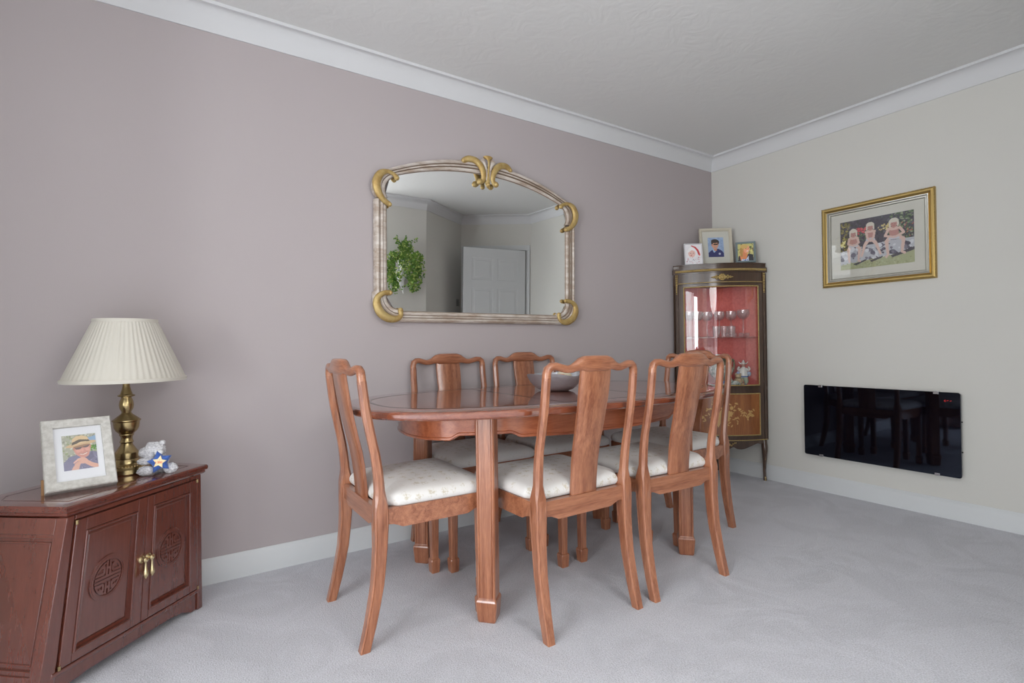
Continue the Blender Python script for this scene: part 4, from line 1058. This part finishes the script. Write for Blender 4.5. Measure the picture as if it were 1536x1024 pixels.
# door
dm = MB()
Z0, Z1 = .660, 1.383
arc_slab(dm, .034, .086, Z0, Z1, -.018, .002, 4); arc_slab(dm, .914, .966, Z0, Z1, -.018, .002, 4)
arc_slab(dm, .086, .914, 1.362, Z1, -.018, .002); arc_slab(dm, .086, .914, Z0, .674, -.018, .002)
door = dm.build('door', 'cab_wood', cb, ang=.5)
dm = MB(); arc_slab(dm, .080, .920, .668, 1.368, -.010, -.007, 32); dm.build('door_glass', 'door_glass', door, ang=.8)
def gilt_path(pts, r, name, parent, m='gilt', n=8): MB().tube(pts, r, n=n).build(name, m, parent, ang=1.2)
def arcline(t0, t1, z, off, n=28): return [Vector((*AP(lerp(t0, t1, k / n), off), z)) for k in range(n + 1)]
def gilt_frame(t0, t1, z0, z1, off, r, parent):
    mb = MB()
    mb.tube(arcline(t0, t1, z0, off), r, n=8); mb.tube(arcline(t0, t1, z1, off), r, n=8)
    for t in (t0, t1):
        q = AP(t, off); mb.tube([(q.x, q.y, z0), (q.x, q.y, (z0 + z1) / 2), (q.x, q.y, z1)], r, n=8)
    # little leaf beads along it
    for z in (z0, z1):
        for k in range(60):
            q = AP(lerp(t0, t1, k / 59), off + r * .5); mb.ball((q.x, q.y, z), (r * .9, r * .9, r * .9), 5, 4)
    for t in (t0, t1):
        q = AP(t, off + r * .5)
        for k in range(int((z1 - z0) / .011)): mb.ball((q.x, q.y, z0 + .011 * k), (r * .9, r * .9, r * 1.0), 5, 4)
    mb.build('gilt_border', 'gilt', parent, ang=1.2)
gilt_frame(.090, .910, .672, 1.364, .003, .0042, door)
# lower panel door with marquetry
dm = MB(); arc_slab(dm, .034, .966, .306, .628, -.016, .001); lower = dm.build('lower_door', 'cab_wood', cb, ang=.5)
dm = MB(); arc_slab(dm, .088, .912, .328, .610, .0005, .002); dm.build('veneer_panel', 'marq_wood', lower, ang=.5)
gilt_frame(.088, .912, .325, .613, .004, .0040, lower)
mq = MB(); rd = random.Random(4)
def flat_leaf(t, z, l, w, a):
    pts = []
    for k in range(10):
        th = 2 * PI * k / 10; x = l * math.cos(th); y = w * math.sin(th) * (1 - .35 * math.cos(th))
        dx = x * math.cos(a) - y * math.sin(a); dz = x * math.sin(a) + y * math.cos(a)
        q = AP(t + dx / .63, .0026); pts.append((q.x, q.y, z + dz))
    mq.add(pts, [tuple(range(10))])
zc = .470
for (t, z, r) in ((.50, zc + .035, .026), (.47, zc - .005, .030), (.56, zc + .004, .022), (.44, zc - .045, .026), (.53, zc - .028, .024), (.58, zc + .045, .014), (.41, zc + .02, .018)):
    for k in range(7):
        a = 2 * PI * k / 7; flat_leaf(t + r * .55 * math.cos(a) / .63, z + r * .55 * math.sin(a), r * .52, r * .36, a)
    flat_leaf(t, z, r * .35, r * .35, 0)
for s_ in (-1, 1):
    for k in range(24):
        u = (k + .5) / 24; t = .5 + s_ * (.09 + .24 * u); z = zc + .012 * math.sin(u * 7) - .01; w_ = .050 * (1 - u) + .012
        flat_leaf(t, z + rd.uniform(-w_, w_), rd.uniform(.009, .014), rd.uniform(.003, .006), rd.uniform(-1.2, 1.2))
    for k in range(6): flat_leaf(.5 + s_ * (.27 + .013 * k), zc + rd.uniform(-.02, .03), .011, .006, rd.uniform(-1, 1))
for k in range(20): flat_leaf(.5 + rd.uniform(-.16, .16), zc + rd.choice((-1, 1)) * rd.uniform(.055, .085), .011, .0045, rd.uniform(-1.5, 1.5))
mq.build('marquetry', 'marq', lower, smooth=False)
# gilt lines and mounts
gm = MB(); gm.tube(arcline(.0, 1.0, 1.478, .018), .0085, n=8)
for k in range(84):
    q = AP(k / 83, .025); gm.ball((q.x, q.y, 1.478), (.004, .004, .006), 5, 4)
gm.build('gilt_moulding', 'gilt', cb, ang=1.2)
gm = MB(); gm.tube(arcline(.03, .97, 1.394, .002), .003, n=6); gm.build('gilt_moulding', 'gilt', cb, ang=1.2)
gm = MB(); gm.tube(arcline(.0, 1.0, .290, .003), .0038, n=6); gm.build('gilt_moulding', 'gilt', cb, ang=1.2)
def mount(t, z, sc, pts, name):
    mb = MB()
    for (a, b_, r) in pts:
        q = AP(t + a * sc / .63, .003); mb.ball((q.x, q.y, z + b_ * sc), (r * sc, r * sc * .8, r * sc), 8, 6)
    mb.build(name, 'gilt', cb, ang=1.4)
orn = [(0, 0, .20), (0, .22, .12), (0, -.22, .12)]
for s_ in (-1, 1):
    orn += [(s_ * .22, .10, .13), (s_ * .22, -.10, .13), (s_ * .36, 0, .13), (s_ * .50, .12, .10), (s_ * .50, -.12, .10), (s_ * .62, 0, .12), (s_ * .76, .05, .08), (s_ * .78, -.05, .07), (s_ * .90, 0, .07), (s_ * 1.0, 0, .04), (s_ * .12, .24, .08), (s_ * .12, -.24, .08)]
mount(.50, 1.428, .075, orn, 'gilt_mount')
orn2 = [(0, 0, .18), (0, -.16, .12), (0, .16, .10)]
for s_ in (-1, 1): orn2 += [(s_ * .2, -.12, .12), (s_ * .2, .1, .10), (s_ * .38, 0, .10), (s_ * .54, -.08, .08), (s_ * .66, .04, .08), (s_ * .80, .12, .07), (s_ * .92, .14, .05)]
mount(.50, .262, .085, orn2, 'gilt_mount')
for t in (.014, .986):
    mb = MB()
    for k in range(22):
        z = 1.455 - .0063 * k; w_ = .010 * (1 - k / 26)
        for j in (-1, 1):
            q = AP(t + j * w_ * .5 / .63, .006); mb.ball((q.x, q.y, z + .002 * math.sin(k * 2.3)), (.0045, .0045, .0042), 6, 4)
    mb.build('gilt_mount', 'gilt', cb, ang=1.4)
# cabriole legs
def cleg(q, out, tall=.262):
    mb = MB(); rings = []; ox, oy = out
    for z, d, r in ((0, .006, .010), (.012, .008, .0105), (.03, .003, .0085), (.07, -.002, .0088), (.12, .000, .0110), (.17, .007, .0145), (.21, .011, .0175), (.24, .008, .0185), (.262, .002, .0175), (.288, 0, .016)):
        rings.append(sq(q[0] + ox * d, q[1] + oy * d, z, r, r, r * .5))
    mb.loft(rings); lg = mb.build('leg', 'cab_wood', cb, ang=.8)
    mb = MB()
    for k in range(16):
        z = .285 - .009 * k; d = interp([(.0, .006), (.12, .0), (.17, .007), (.21, .011), (.24, .008), (.262, .002), (.3, 0)], z) + interp([(.0, .01), (.12, .0115), (.17, .0145), (.21, .0175), (.3, .0165)], z)
        mb.ball((q[0] + ox * d, q[1] + oy * d, z), (.0045, .0045, .0065), 6, 4)
    mb.build('gilt_mount', 'gilt', lg, ang=1.4)
    mb = MB(); mb.ball((q[0] + ox * .013, q[1] + oy * .013, .016), (.007, .007, .014), 8, 6); mb.ball((q[0] + ox * .018, q[1] + oy * .018, .006), (.006, .006, .006), 8, 6)
    mb.build('gilt_toe', 'gilt', lg, ang=1.4)
cleg((-.046, -.422), (-.5, -.6)); cleg((-.470, -.050), (-.6, -.5)); cleg((-.045, -.045), (-.3, -.3))
# glass shelf
SHZ = 1.010
pts = [(-.030, -.030), (-.45, -.030)] + [tuple(AP(.06 + .88 * k / 16, -.028)) for k in range(17)] + [(-.030, -.41)]
mb = MB(); mb.loft([[(x, y, SHZ - .006) for x, y in pts], [(x, y, SHZ) for x, y in pts]]); mb.build('glass_shelf', 'glass', cb, smooth=False)

# glasses on the shelf
def goblet(label, x, y, hgt=.19, r=.041, stem=.10, knop=False, src=None):
    g = thing('wine_glass', label, 'wine glass', (x, y, SHZ + .0005), group='stemmed glasses on the cabinet shelf')
    mb = MB(); sb_ = hgt - .070
    mb.lathe([(.001, .001), (.030, 0), (.031, .002), (.014, .006), (.005, .012), (.0045, .03), (.0065, sb_ * .5), (.0045, sb_ - .008), (.007, sb_ - .003), (.0065, sb_ + .001), (.001, sb_ + .002)] if not knop else
             [(.001, .001), (.030, 0), (.031, .002), (.014, .006), (.006, .014), (.016, .032), (.021, .055), (.017, .078), (.007, .098), (.005, sb_ - .002), (.001, sb_ + .001)], n=20)
    mb.build('glass_stem', 'crystal', g, ang=1.0)
    mb = MB()
    mb.lathe([(.004, sb_), (.022, sb_ + .006), (.036, sb_ + .022), (r, sb_ + .044), (r * .98, sb_ + .070), (r * .955, sb_ + .070), (r * .96, sb_ + .044), (.033, sb_ + .024), (.020, sb_ + .010), (.001, sb_ + .006)], n=24)
    for k in range(12):
        a = 2 * PI * k / 12
        mb.tube([(r * 1.0 * math.cos(a + i * .12), r * 1.0 * math.sin(a + i * .12), sb_ + .032 + .008 * i) for i in range(4)], .0009, n=4)
    mb.build('glass_bowl', 'crystal', g, ang=1.0)
gl_s = [(-.074, -.295, .196, .042, False, 'tall stemmed glass at the right end of the cabinet shelf'), (-.098, -.214, .190, .038, True, 'stemmed glass with a swollen stem, second from the right on the shelf'),
        (-.150, -.152, .190, .038, False, 'stemmed glass in the middle of the cabinet shelf, behind small tumblers'), (-.222, -.100, .188, .038, False, 'stemmed glass left of the middle of the cabinet shelf'),
        (-.300, -.080, .190, .038, False, 'stemmed glass second from the left on the cabinet shelf'), (-.385, -.072, .190, .040, False, 'stemmed glass at the left end of the cabinet shelf')]
for x, y, h_, r, kn, lab in gl_s: goblet(lab, x, y, h_, r, knop=kn)
def tumbler(x, y, z, h_, r, lab, inv=False):
    mb = MB(); P_ = [(.001, 0), (r * .78, 0), (r * .80, .003), (r, h_), (r * .93, h_), (r * .74, .006), (.001, .006)]
    mb.lathe(P_, n=20)
    for k in range(10):
        a = 2 * PI * k / 10; mb.tube([(r * .84 * math.cos(a), r * .84 * math.sin(a), h_ * .25), (r * .97 * math.cos(a + .2), r * .97 * math.sin(a + .2), h_ * .8)], .0012, n=4)
    o = mb.build('crystal_tumbler', 'crystal', None, ang=1.0, loc=(x, y, z)); tag(o, lab, 'tumbler', 'cut glass tumblers on the cabinet shelf')
for i, (x, y, lab) in enumerate([(-.262, -.205, 'cut glass tumbler on the shelf in front of the middle stemmed glasses, leftmost'), (-.212, -.235, 'cut glass tumbler on the shelf in front of the middle stemmed glasses, centre one'), (-.166, -.262, 'cut glass tumbler on the shelf in front of the middle stemmed glasses, rightmost')]):
    tumbler(x, y, SHZ + .0005, .078, .027, lab)
def crystal(x, y, z, r, lab):
    mb = MB(); mb.ball((0, 0, 0), (r, r, r * .8), 10, 7); o = mb.build('crystal_ornament', 'crystal', None, ang=.1, loc=(x, y, z + r * .8)); tag(o, lab, 'glass ornament', 'small crystal ornaments on the shelf')
for i, (x, y) in enumerate([(-.245, -.285), (-.196, -.305), (-.146, -.325), (-.102, -.340)]):
    crystal(x, y, SHZ + .0005, .019, ['small cut crystal ornament at the front of the shelf, farthest left', 'small cut crystal ornament at the front of the shelf, second from left', 'small cut crystal ornament at the front of the shelf, third from left', 'small cut crystal ornament at the front of the shelf, nearest the tall right glass'][i])
# china on the cabinet floor
CF = .6635
M['china'] = mat('painted_china', rgb(206, 208, 200), 0.2, coat=.6, color2=rgb(104, 140, 128), vscale=42)
M['china_gold'] = mat('green_gold_china', rgb(140, 120, 66), 0.3, metal=.3, coat=.4, color2=rgb(84, 104, 84), vscale=50)
M['china_blue'] = mat('blue_glaze', rgb(92, 130, 186), 0.2, coat=.6)
M['china_pale'] = mat('pale_blue_glaze', rgb(168, 190, 222), 0.25, coat=.6)
M['china_white'] = mat('white_glaze', rgb(232, 230, 224), 0.2, coat=.6)
M['china_green'] = mat('pale_green_glaze', rgb(176, 196, 168), 0.25, coat=.5)
M['skin_glaze'] = mat('pink_glaze', rgb(222, 170, 148), 0.3, coat=.5)
M['bear_resin'] = mat('buff_resin', rgb(206, 184, 146), 0.6, color2=rgb(176, 150, 112), vscale=60)
vs = thing('china_tureen', 'large flower painted two-handled china vase in the bottom of the corner cabinet', 'vase', (-.205, -.200, CF))
MB().lathe([(.001, 0), (.040, 0), (.042, .006), (.030, .014), (.028, .024), (.050, .046), (.074, .080), (.082, .108), (.078, .128), (.066, .142), (.062, .146)], n=32).build('vase_body', 'china', vs, ang=1)
MB().lathe([(.060, .144), (.064, .150), (.058, .160), (.060, .172), (.076, .186), (.078, .190), (.072, .190), (.056, .176), (.052, .160), (.050, .146)], n=32).build('vase_rim', 'china_gold', vs, ang=1)
for s_ in (-1, 1):
    d = Vector((.75, -.66)) * s_
    P_ = smoothpath([(d.x * .064, d.y * .064, .168), (d.x * .082, d.y * .082, .180), (d.x * .090, d.y * .090, .160), (d.x * .088, d.y * .088, .130), (d.x * .080, d.y * .080, .100), (d.x * .058, d.y * .058, .060)], 4)
    mb = MB(); mb.tube(P_, .0065, n=8); mb.ball(P_[4], .010); mb.build('vase_handle', 'china_gold', vs, ang=1.2)
fg = MB()
for (a, b_, c, r) in ((0, 0, .200, .030), (-.02, .01, .214, .020), (.022, -.01, .212, .018)): fg.ball((a, b_, c), (r, r, r * .6), 14, 8)
fg.build('vase_lid', 'china_white', vs, ang=1)
def figure_clown():
    t = thing('clown_figurine', 'small porcelain clown figurine in white and pale blue, right side of the cabinet floor', 'figurine', (-.092, -.302, CF), -.85)
    mb = MB()      # body, one loft from feet to neck
    mb.loft([[(r * math.cos(a) * 1.15, r * math.sin(a) * .8, z) for a in [2 * PI * k / 18 for k in range(18)]] for r, z in ((.010, .050), (.026, .056), (.028, .075), (.024, .090), (.023, .105), (.020, .120), (.010, .128), (.007, .134))])
    for s_ in (-1, 1):
        mb.tube(smoothpath([(s_ * .012, 0, .060), (s_ * .016, -.004, .035), (s_ * .013, 0, .010)], 4), [.013, .014, .015, .015, .014, .013, .012, .011, .010], n=10)
        mb.tube(smoothpath([(s_ * .016, 0, .118), (s_ * .030, -.006, .108), (s_ * .038, -.014, .118), (s_ * .030, -.018, .134)], 4), [.010, .010, .010, .010, .009, .008, .008, .008, .007, .007, .006, .006, .006], n=8)
    mb.build('clown_body', 'china_white', t, ang=1.2)
    mb = MB(); mb.ball((0, -.002, .146), (.0135, .013, .015)); mb.ball((0, -.0155, .145), .0035); mb.build('clown_head', 'skin_glaze', t, ang=1)
    for s_ in (-1, 1):
        mb = MB(); mb.ball((s_ * .036, -.008, .082), (.014, .012, .018)); mb.build('pale_blue_sleeve', 'china_pale', t, ang=1)
    mb = MB()
    for s_ in (-1, 1): mb.tube(smoothpath([(s_ * .012, 0, .060), (s_ * .017, -.005, .032), (s_ * .013, -.001, .012)], 4), [.0145, .015, .016, .0165, .016, .015, .014, .012, .011], n=10)
    mb.build('pale_green_trousers', 'china_green', t, ang=1)
    mb = MB(); mb.loft([[(r * math.cos(a) * 1.15, r * math.sin(a) * .82, z) for a in [2 * PI * k / 18 for k in range(18)]] for r, z in ((.0285, .058), (.030, .062), (.0285, .067))]); mb.build('blue_belt', 'china_blue', t, ang=1)
    mb = MB(); mb.lathe([(.017, .152), (.014, .158), (.008, .170), (.003, .180), (.001, .183)], n=14)
    for s_ in (-1, 1):
        mb.tube(smoothpath([(s_ * .010, 0, .154), (s_ * .022, 0, .156), (s_ * .030, 0, .168)], 3), [.007, .006, .005, .004, .003, .003, .0025], n=8)
    mb.build('jester_hat', 'china_white', t, ang=1)
    mb = MB()
    for s_ in (-1, 1): mb.ball((s_ * .012, -.006, .005), (.010, .016, .006))
    mb.build('shoe', 'china_blue', t, ang=1)
figure_clown()
br = thing('bear_figurine', 'buff resin bear figurine sitting left of the clown in the cabinet', 'figurine', (-.155, -.300, CF), -.6)
mb = MB()
for (c, r) in (((0, 0, .028), (.026, .022, .030)), ((0, -.004, .066), (.020, .018, .018)), ((-.016, -.002, .082), (.007, .005, .007)), ((.016, -.002, .082), (.007, .005, .007)), ((0, -.020, .062), (.008, .007, .006)),
               ((-.024, -.014, .036), (.009, .012, .014)), ((.024, -.014, .036), (.009, .012, .014)), ((-.020, -.026, .010), (.012, .018, .010)), ((.020, -.026, .010), (.012, .018, .010))):
    mb.ball(c, r, 14, 10)
mb.build('bear_body', 'bear_resin', br, ang=1.2)
rb = thing('rabbit_figurine', 'small reclining animal figurine with painted flowers, left of the buff bear', 'figurine', (-.226, -.322, CF), -.6)
mb = MB()
for (c, r) in (((0, 0, .020), (.034, .018, .020)), ((-.030, -.004, .040), (.014, .012, .013)), ((-.034, 0, .056), (.004, .004, .010)), ((-.026, 0, .056), (.004, .004, .010)), ((.030, 0, .012), (.012, .012, .011))): mb.ball(c, r, 14, 10)
mb.build('animal_body', 'china', rb, ang=1.2)
db = thing('dish_ornament', 'small blue and white china bird dish at the front left of the cabinet floor', 'figurine', (-.300, -.262, CF), -.7)
mb = MB(); mb.lathe([(.001, 0), (.018, 0), (.020, .004), (.034, .018), (.036, .022), (.031, .019), (.016, .006), (.001, .006)], n=22); mb.build('dish', 'china_white', db, ang=1)
mb = MB(); mb.ball((0, 0, .024), (.022, .013, .014), 14, 10); mb.ball((-.022, 0, .038), (.009, .008, .009)); mb.tube([(.014, 0, .026), (.036, 0, .040)], [.008, .003], n=8); mb.build('blue_bird', 'china_blue', db, ang=1)

# ------------------------------------------------------------------ three photo frames on the cabinet
CT = 1.528
def standing_frame(label, x, y, w, h_, rz, m, border, canvas, iw, ih, mount_=True, depth=.014, lean=.14):
    t = thing('photo_frame', label, 'photo frame', (x, y, CT), rz)
    def tl(o, off=(0, 0, 0)): o.rotation_euler = (-lean, 0, 0); o.location = Vector((0, 0, .003)) + Matrix.Rotation(-lean, 3, 'X') @ Vector(off); return o
    mb = MB(); frame_ring(mb, w, h_, [(0, -.004), (0, depth * .8), (.003, depth), (border * .6, depth * .85), (border, depth * .5), (border, 0), (border + .001, -.004)], 0, h_ / 2); tl(mb.build('frame', m, t, smooth=False))
    mb = MB(); mb.box((-w / 2 + border, -.003, border), (w / 2 - border, .0, h_ - border)); tl(mb.build('mount', 'cream_card', t, smooth=False))
    g_, cols = canvas.grid(iw, ih); tl(g_.build('photo', 'photo', t, colors=cols), (0, -.0042, h_ / 2))
    mb = MB(); mb.hexa([(-.012, .03, 0), (.012, .03, 0), (.012, .062, 0), (-.012, .062, 0), (-.012, .03 * .8, h_ * .5), (.012, .024, h_ * .5), (.012, .028, h_ * .5), (-.012, .028, h_ * .5)]); 
    mb = MB(); mb.hexa([(-.014, .058, 0), (.014, .058, 0), (.014, .062, 0), (-.014, .062, 0), (-.014, .016, h_ * .6), (.014, .016, h_ * .6), (.014, .020, h_ * .6), (-.014, .020, h_ * .6)]); mb.build('easel_strut', 'black', t, smooth=False)
    return t
cv = Canvas(56, 72, C(234, 230, 232))
cv.ell(.42, .42, .30, .27, C(240, 236, 238)); cv.ell(.40, .46, .22, .20, C(232, 190, 180)); cv.ell(.36, .56, .05, .025, C(190, 90, 90)); cv.ell(.33, .45, .03, .018, C(90, 70, 80)); cv.ell(.50, .44, .03, .018, C(90, 70, 80)); cv.ell(.41, .50, .03, .02, C(222, 160, 150))
cv.limb([(.18, .35), (.38, .20), (.62, .28)], [.07, .09, .07], C(244, 240, 240)); cv.limb([(.40, .06), (.62, .14), (.78, .30), (.86, .50)], [.03, .05, .06, .06], C(196, 60, 62)); cv.ell(.88, .52, .05, .05, C(230, 90, 90))
cv.speck(.05, .66, .95, .98, [C(240, 236, 238), C(200, 120, 130), C(170, 160, 170), C(220, 216, 220)], 60, .02, .04, 2)
standing_frame('small white framed photo of a baby in a red hat, left on the cabinet', -.378, -.112, .128, .158, -.62, 'white_card', .006, cv, .114, .144)
cv = Canvas(64, 84, C(150, 170, 200))
cv.speck(0, 0, 1, 1, [C(158, 178, 206), C(140, 160, 192)], 60, .05, .12, 3)
cv.poly([(.02, 1), (.02, .78), (.2, .66), (.38, .60), (.66, .58), (.86, .68), (.98, .80), (.98, 1)], C(56, 58, 104)); cv.poly([(.27, .62), (.40, .56), (.60, .56), (.44, .74), (.36, .78)], C(160, 186, 214)); cv.limb([(.50, .56), (.56, .64)], [.03, .03], C(90, 96, 120))
cv.limb([(.45, .50), (.46, .62)], [.11, .10], C(196, 142, 116)); cv.ell(.45, .37, .21, .215, C(208, 156, 130)); cv.ell(.25, .38, .03, .05, C(196, 142, 116)); cv.ell(.66, .36, .03, .05, C(196, 142, 116))
cv.ell(.45, .185, .24, .10, C(64, 54, 50)); cv.ell(.27, .26, .06, .09, C(64, 54, 50)); cv.ell(.66, .24, .06, .09, C(64, 54, 50)); cv.ell(.37, .36, .03, .016, C(50, 36, 34)); cv.ell(.53, .36, .03, .016, C(50, 36, 34)); cv.ell(.45, .42, .03, .02, C(190, 134, 110)); cv.ell(.45, .49, .07, .02, C(160, 84, 80)); cv.ell(.45, .485, .05, .008, C(235, 225, 220))
cv.ell(.72, .84, .06, .055, C(210, 212, 226)); cv.ell(.72, .84, .035, .03, C(56, 58, 104)); cv.ell(.72, .84, .02, .02, C(210, 212, 226))
standing_frame('larger cream framed portrait of a boy in a navy jumper, on the cabinet top', -.190, -.168, .232, .282, -.66, 'cream_frame', .020, cv, .112, .148, depth=.020)
cv = Canvas(48, 60, C(196, 190, 120))
cv.speck(0, 0, 1, .6, [C(214, 206, 130), C(120, 104, 70), C(96, 110, 60)], 50, .03, .09, 5)
cv.poly([(.0, 1), (.04, .72), (.3, .62), (.75, .60), (.98, .66), (1, 1)], C(44, 42, 52)); cv.poly([(.12, .66), (.45, .60), (.66, .60), (.55, .86), (.40, .98), (.18, .96)], C(222, 136, 84)); cv.poly([(.20, 1), (.26, .90), (.5, .92), (.68, .72), (.70, 1)], C(206, 212, 226)); cv.speck(.3, .86, .68, 1, [C(60, 110, 180)], 8, .03, .05, 3)
cv.ell(.38, .40, .26, .36, C(192, 152, 88)); cv.limb([(.46, .45), (.42, .66)], [.12, .12], C(216, 134, 88)); cv.ell(.56, .32, .19, .24, C(232, 160, 124)); cv.ell(.40, .16, .24, .13, C(206, 170, 100)); cv.limb([(.22, .3), (.20, .5), (.24, .72)], [.08, .08, .05], C(180, 138, 74))
cv.ell(.52, .28, .03, .014, C(70, 50, 50)); cv.ell(.68, .28, .03, .014, C(70, 50, 50)); cv.ell(.62, .43, .07, .025, C(240, 230, 226))
standing_frame('small blue-grey framed photo of a blonde woman, right on the cabinet top', -.140, -.365, .128, .150, -.95, 'grey_frame', .013, cv, .100, .124)

# ------------------------------------------------------------------ things seen only in the mirror
ivy = thing('wall_planter', 'white wall bracket planter trailing green ivy, seen in the mirror', 'wall planter', (-1.575, -2.56, 1.62))
mb = MB(); mb.lathe([(.001, .03), (.040, .03), (.052, .10), (.060, .15), (.052, .15), (.04, .06), (.001, .05)], n=24, c=(0, .085, 0))
mb.loft([[(x, y, z) for x, y in ((-.075, .0), (-.075, .11), (-.05, .15), (.05, .15), (.075, .11), (.075, 0))] for z in (.005, .03)])
mb.loft([[(-.045 * s_, 0, z), (-.035 * s_, .10 * s_, z), (.035 * s_, .10 * s_, z), (.045 * s_, 0, z)] for s_, z in ((1, .005), (.75, -.05), (.35, -.10), (.12, -.13))])
mb.build('bracket_pot', 'white_card', ivy, ang=.8)
rd = random.Random(11); lf = MB(); lf2 = MB(); stm = MB()
def leaf(mb, p, s_, R):
    pts = [(0, 0), (.45, -.25), (.40, .12), (.85, .30), (.40, .45), (.0, 1.0), (-.40, .45), (-.85, .30), (-.40, .12), (-.45, -.25)]
    v = [Vector(p) + R @ Vector((x * s_, .12 * s_ * abs(x), y * s_)) for x, y in pts]
    b_ = [q + R @ Vector((0, -.0008, 0)) for q in v]
    mb.loft([b_, v])
for st in range(58):
    a = rd.uniform(0, 2 * PI); R_ = rd.uniform(.7, 1.0)
    if st < 14: P_ = [(rd.uniform(-.05, .05), .09, .15), (rd.uniform(-.09, .09), .10, .24), (rd.uniform(-.14, .14), .09, rd.uniform(.26, .36))]
    elif st > 47: P_ = [(rd.uniform(-.06, .06), .13, .16), (rd.uniform(-.10, .10), .17, .08), (rd.uniform(-.10, .10), .17, rd.uniform(-.04, .04)), (rd.uniform(-.09, .09), .15, rd.uniform(-.18, -.05))]
    else:
        s_ = 1 if rd.random() < .62 else -1; x1 = s_ * rd.uniform(.09, .19) ; z1 = rd.uniform(.06, .20)
        P_ = [(s_ * .03, .10, .15), (x1, .12, z1), (x1 * rd.uniform(.8, 1.1), .10, z1 - rd.uniform(.08, .2)), (x1 * rd.uniform(.45, .9), .09, rd.uniform(-.20, -.02))]
    Q = smoothpath(P_, 5); stm.tube(Q, .0016, n=4)
    for k, q in enumerate(Q):
        for j in range(3):
            Rr = Matrix.Rotation(rd.uniform(0, 2 * PI), 3, 'Y') @ Matrix.Rotation(rd.uniform(-.7, .7), 3, 'X')
            leaf(lf if rd.random() < .75 else lf2, Vector(q) + Vector((rd.uniform(-.016, .016), rd.uniform(0, .02), rd.uniform(-.016, .016))), rd.uniform(.011, .019), Rr)
stm.build('stem', 'stem', ivy); o = lf.build('ivy_foliage', 'leaf', ivy, smooth=False); o['kind'] = 'stuff'; lf2.build('young_foliage', 'leaf_light', ivy, smooth=False)['kind'] = 'stuff'
mb = MB()
for k in range(5): mb.tube(smoothpath([(-.02 + .006 * k, .10, .0), (-.03 + .006 * k, .11, -.10), (-.022 + .004 * k, .10, -.17 - .01 * k)], 4), .004, n=6)
mb.build('white_tassel', 'plush_w', ivy)
sw_d = (Vector((-1.29, -2.56)) - Vector((-.64, -3.02))).normalized(); sp_ = Vector((-.64, -3.02)) + sw_d * .07; sn = Vector((-sw_d.y, sw_d.x)) * -1
sw = thing('light_switch', 'dark square light switch on the recess wall, seen in the mirror beside the door', 'light switch', (sp_.x, sp_.y, 1.37), math.atan2(sw_d.y, sw_d.x) + PI)
mb = MB(); mb.box((-.043, -.009, -.043), (.043, 0, .043)); mb.build('switch_plate', 'switch', sw, smooth=False, bevel=.002)
mb = MB(); mb.box((-.010, -.014, -.014), (.010, -.009, .014)); mb.build('rocker', 'chrome', sw, smooth=False)

# ------------------------------------------------------------------ light
def area(name, loc, target, sx, sy, power, color=(1, 1, 1)):
    l = bpy.data.lights.new(name, 'AREA'); l.shape = 'RECTANGLE'; l.size = sx; l.size_y = sy; l.energy = power; l.color = color
    o = bpy.data.objects.new(name, l); COL.objects.link(o); o.location = loc
    o.rotation_euler = (Vector(target) - Vector(loc)).to_track_quat('-Z', 'Y').to_euler(); return o
area('window_daylight', (-6.74, -2.45, 1.12), (-5.5, -2.45, 1.12), 1.25, 1.7, 58, (.92, .965, 1.0))
area('window_added_strip', (-6.735, -3.45, 1.10), (-5.5, -3.45, 1.10), .62, 1.6, 88, (.92, .965, 1.0))  # brighter strip added in the left window to sharpen the table lamp's shadow
area('added_side_fill', (-5.55, -.81, 1.25), (-5.4, -2.5, 1.25), 1.45, 1.8, 230, (.94, .975, 1.0))  # added fill for the walls facing the mirror, set in the invented side opening
area('added_back_fill', (-3.10, -4.73, 1.10), (-2.90, -3.5, 1.15), 1.5, 1.7, 18, (.96, .985, 1.0))  # added fill from behind, brightens the back wall towards the corner
area('added_up_fill', (-3.80, -4.70, .60), (-3.0, -3.9, 1.6), 3.1, .8, 14, (.98, .99, 1.0))  # added upward fill to lift the ceiling
# unseen lamp without a fitting, added behind the camera to even the light
pl_ = bpy.data.lights.new('added_fill_lamp', 'POINT'); pl_.energy = 34; pl_.shadow_soft_size = .30; pl_.color = (1.0, .985, .97)
po_ = bpy.data.objects.new('added_fill_lamp', pl_); COL.objects.link(po_); po_.location = (-2.55, -2.90, 1.65)
w = bpy.data.worlds.new('sky'); scene.world = w; w.use_nodes = True
bgn = w.node_tree.nodes['Background']; bgn.inputs['Color'].default_value = (.80, .88, 1, 1); bgn.inputs['Strength'].default_value = 1.2

vs_ = scene.view_settings; vs_.view_transform = 'Standard'; vs_.look = 'None'; vs_.gamma = 1; vs_.use_curve_mapping = False; vs_.exposure = -0.24
scene.cycles.max_bounces = 10; scene.cycles.diffuse_bounces = 6; scene.cycles.glossy_bounces = 6; scene.cycles.transparent_max_bounces = 24; scene.cycles.transmission_bounces = 6
scene.cycles.use_denoising = True
scene.cycles.sample_clamp_indirect = 8
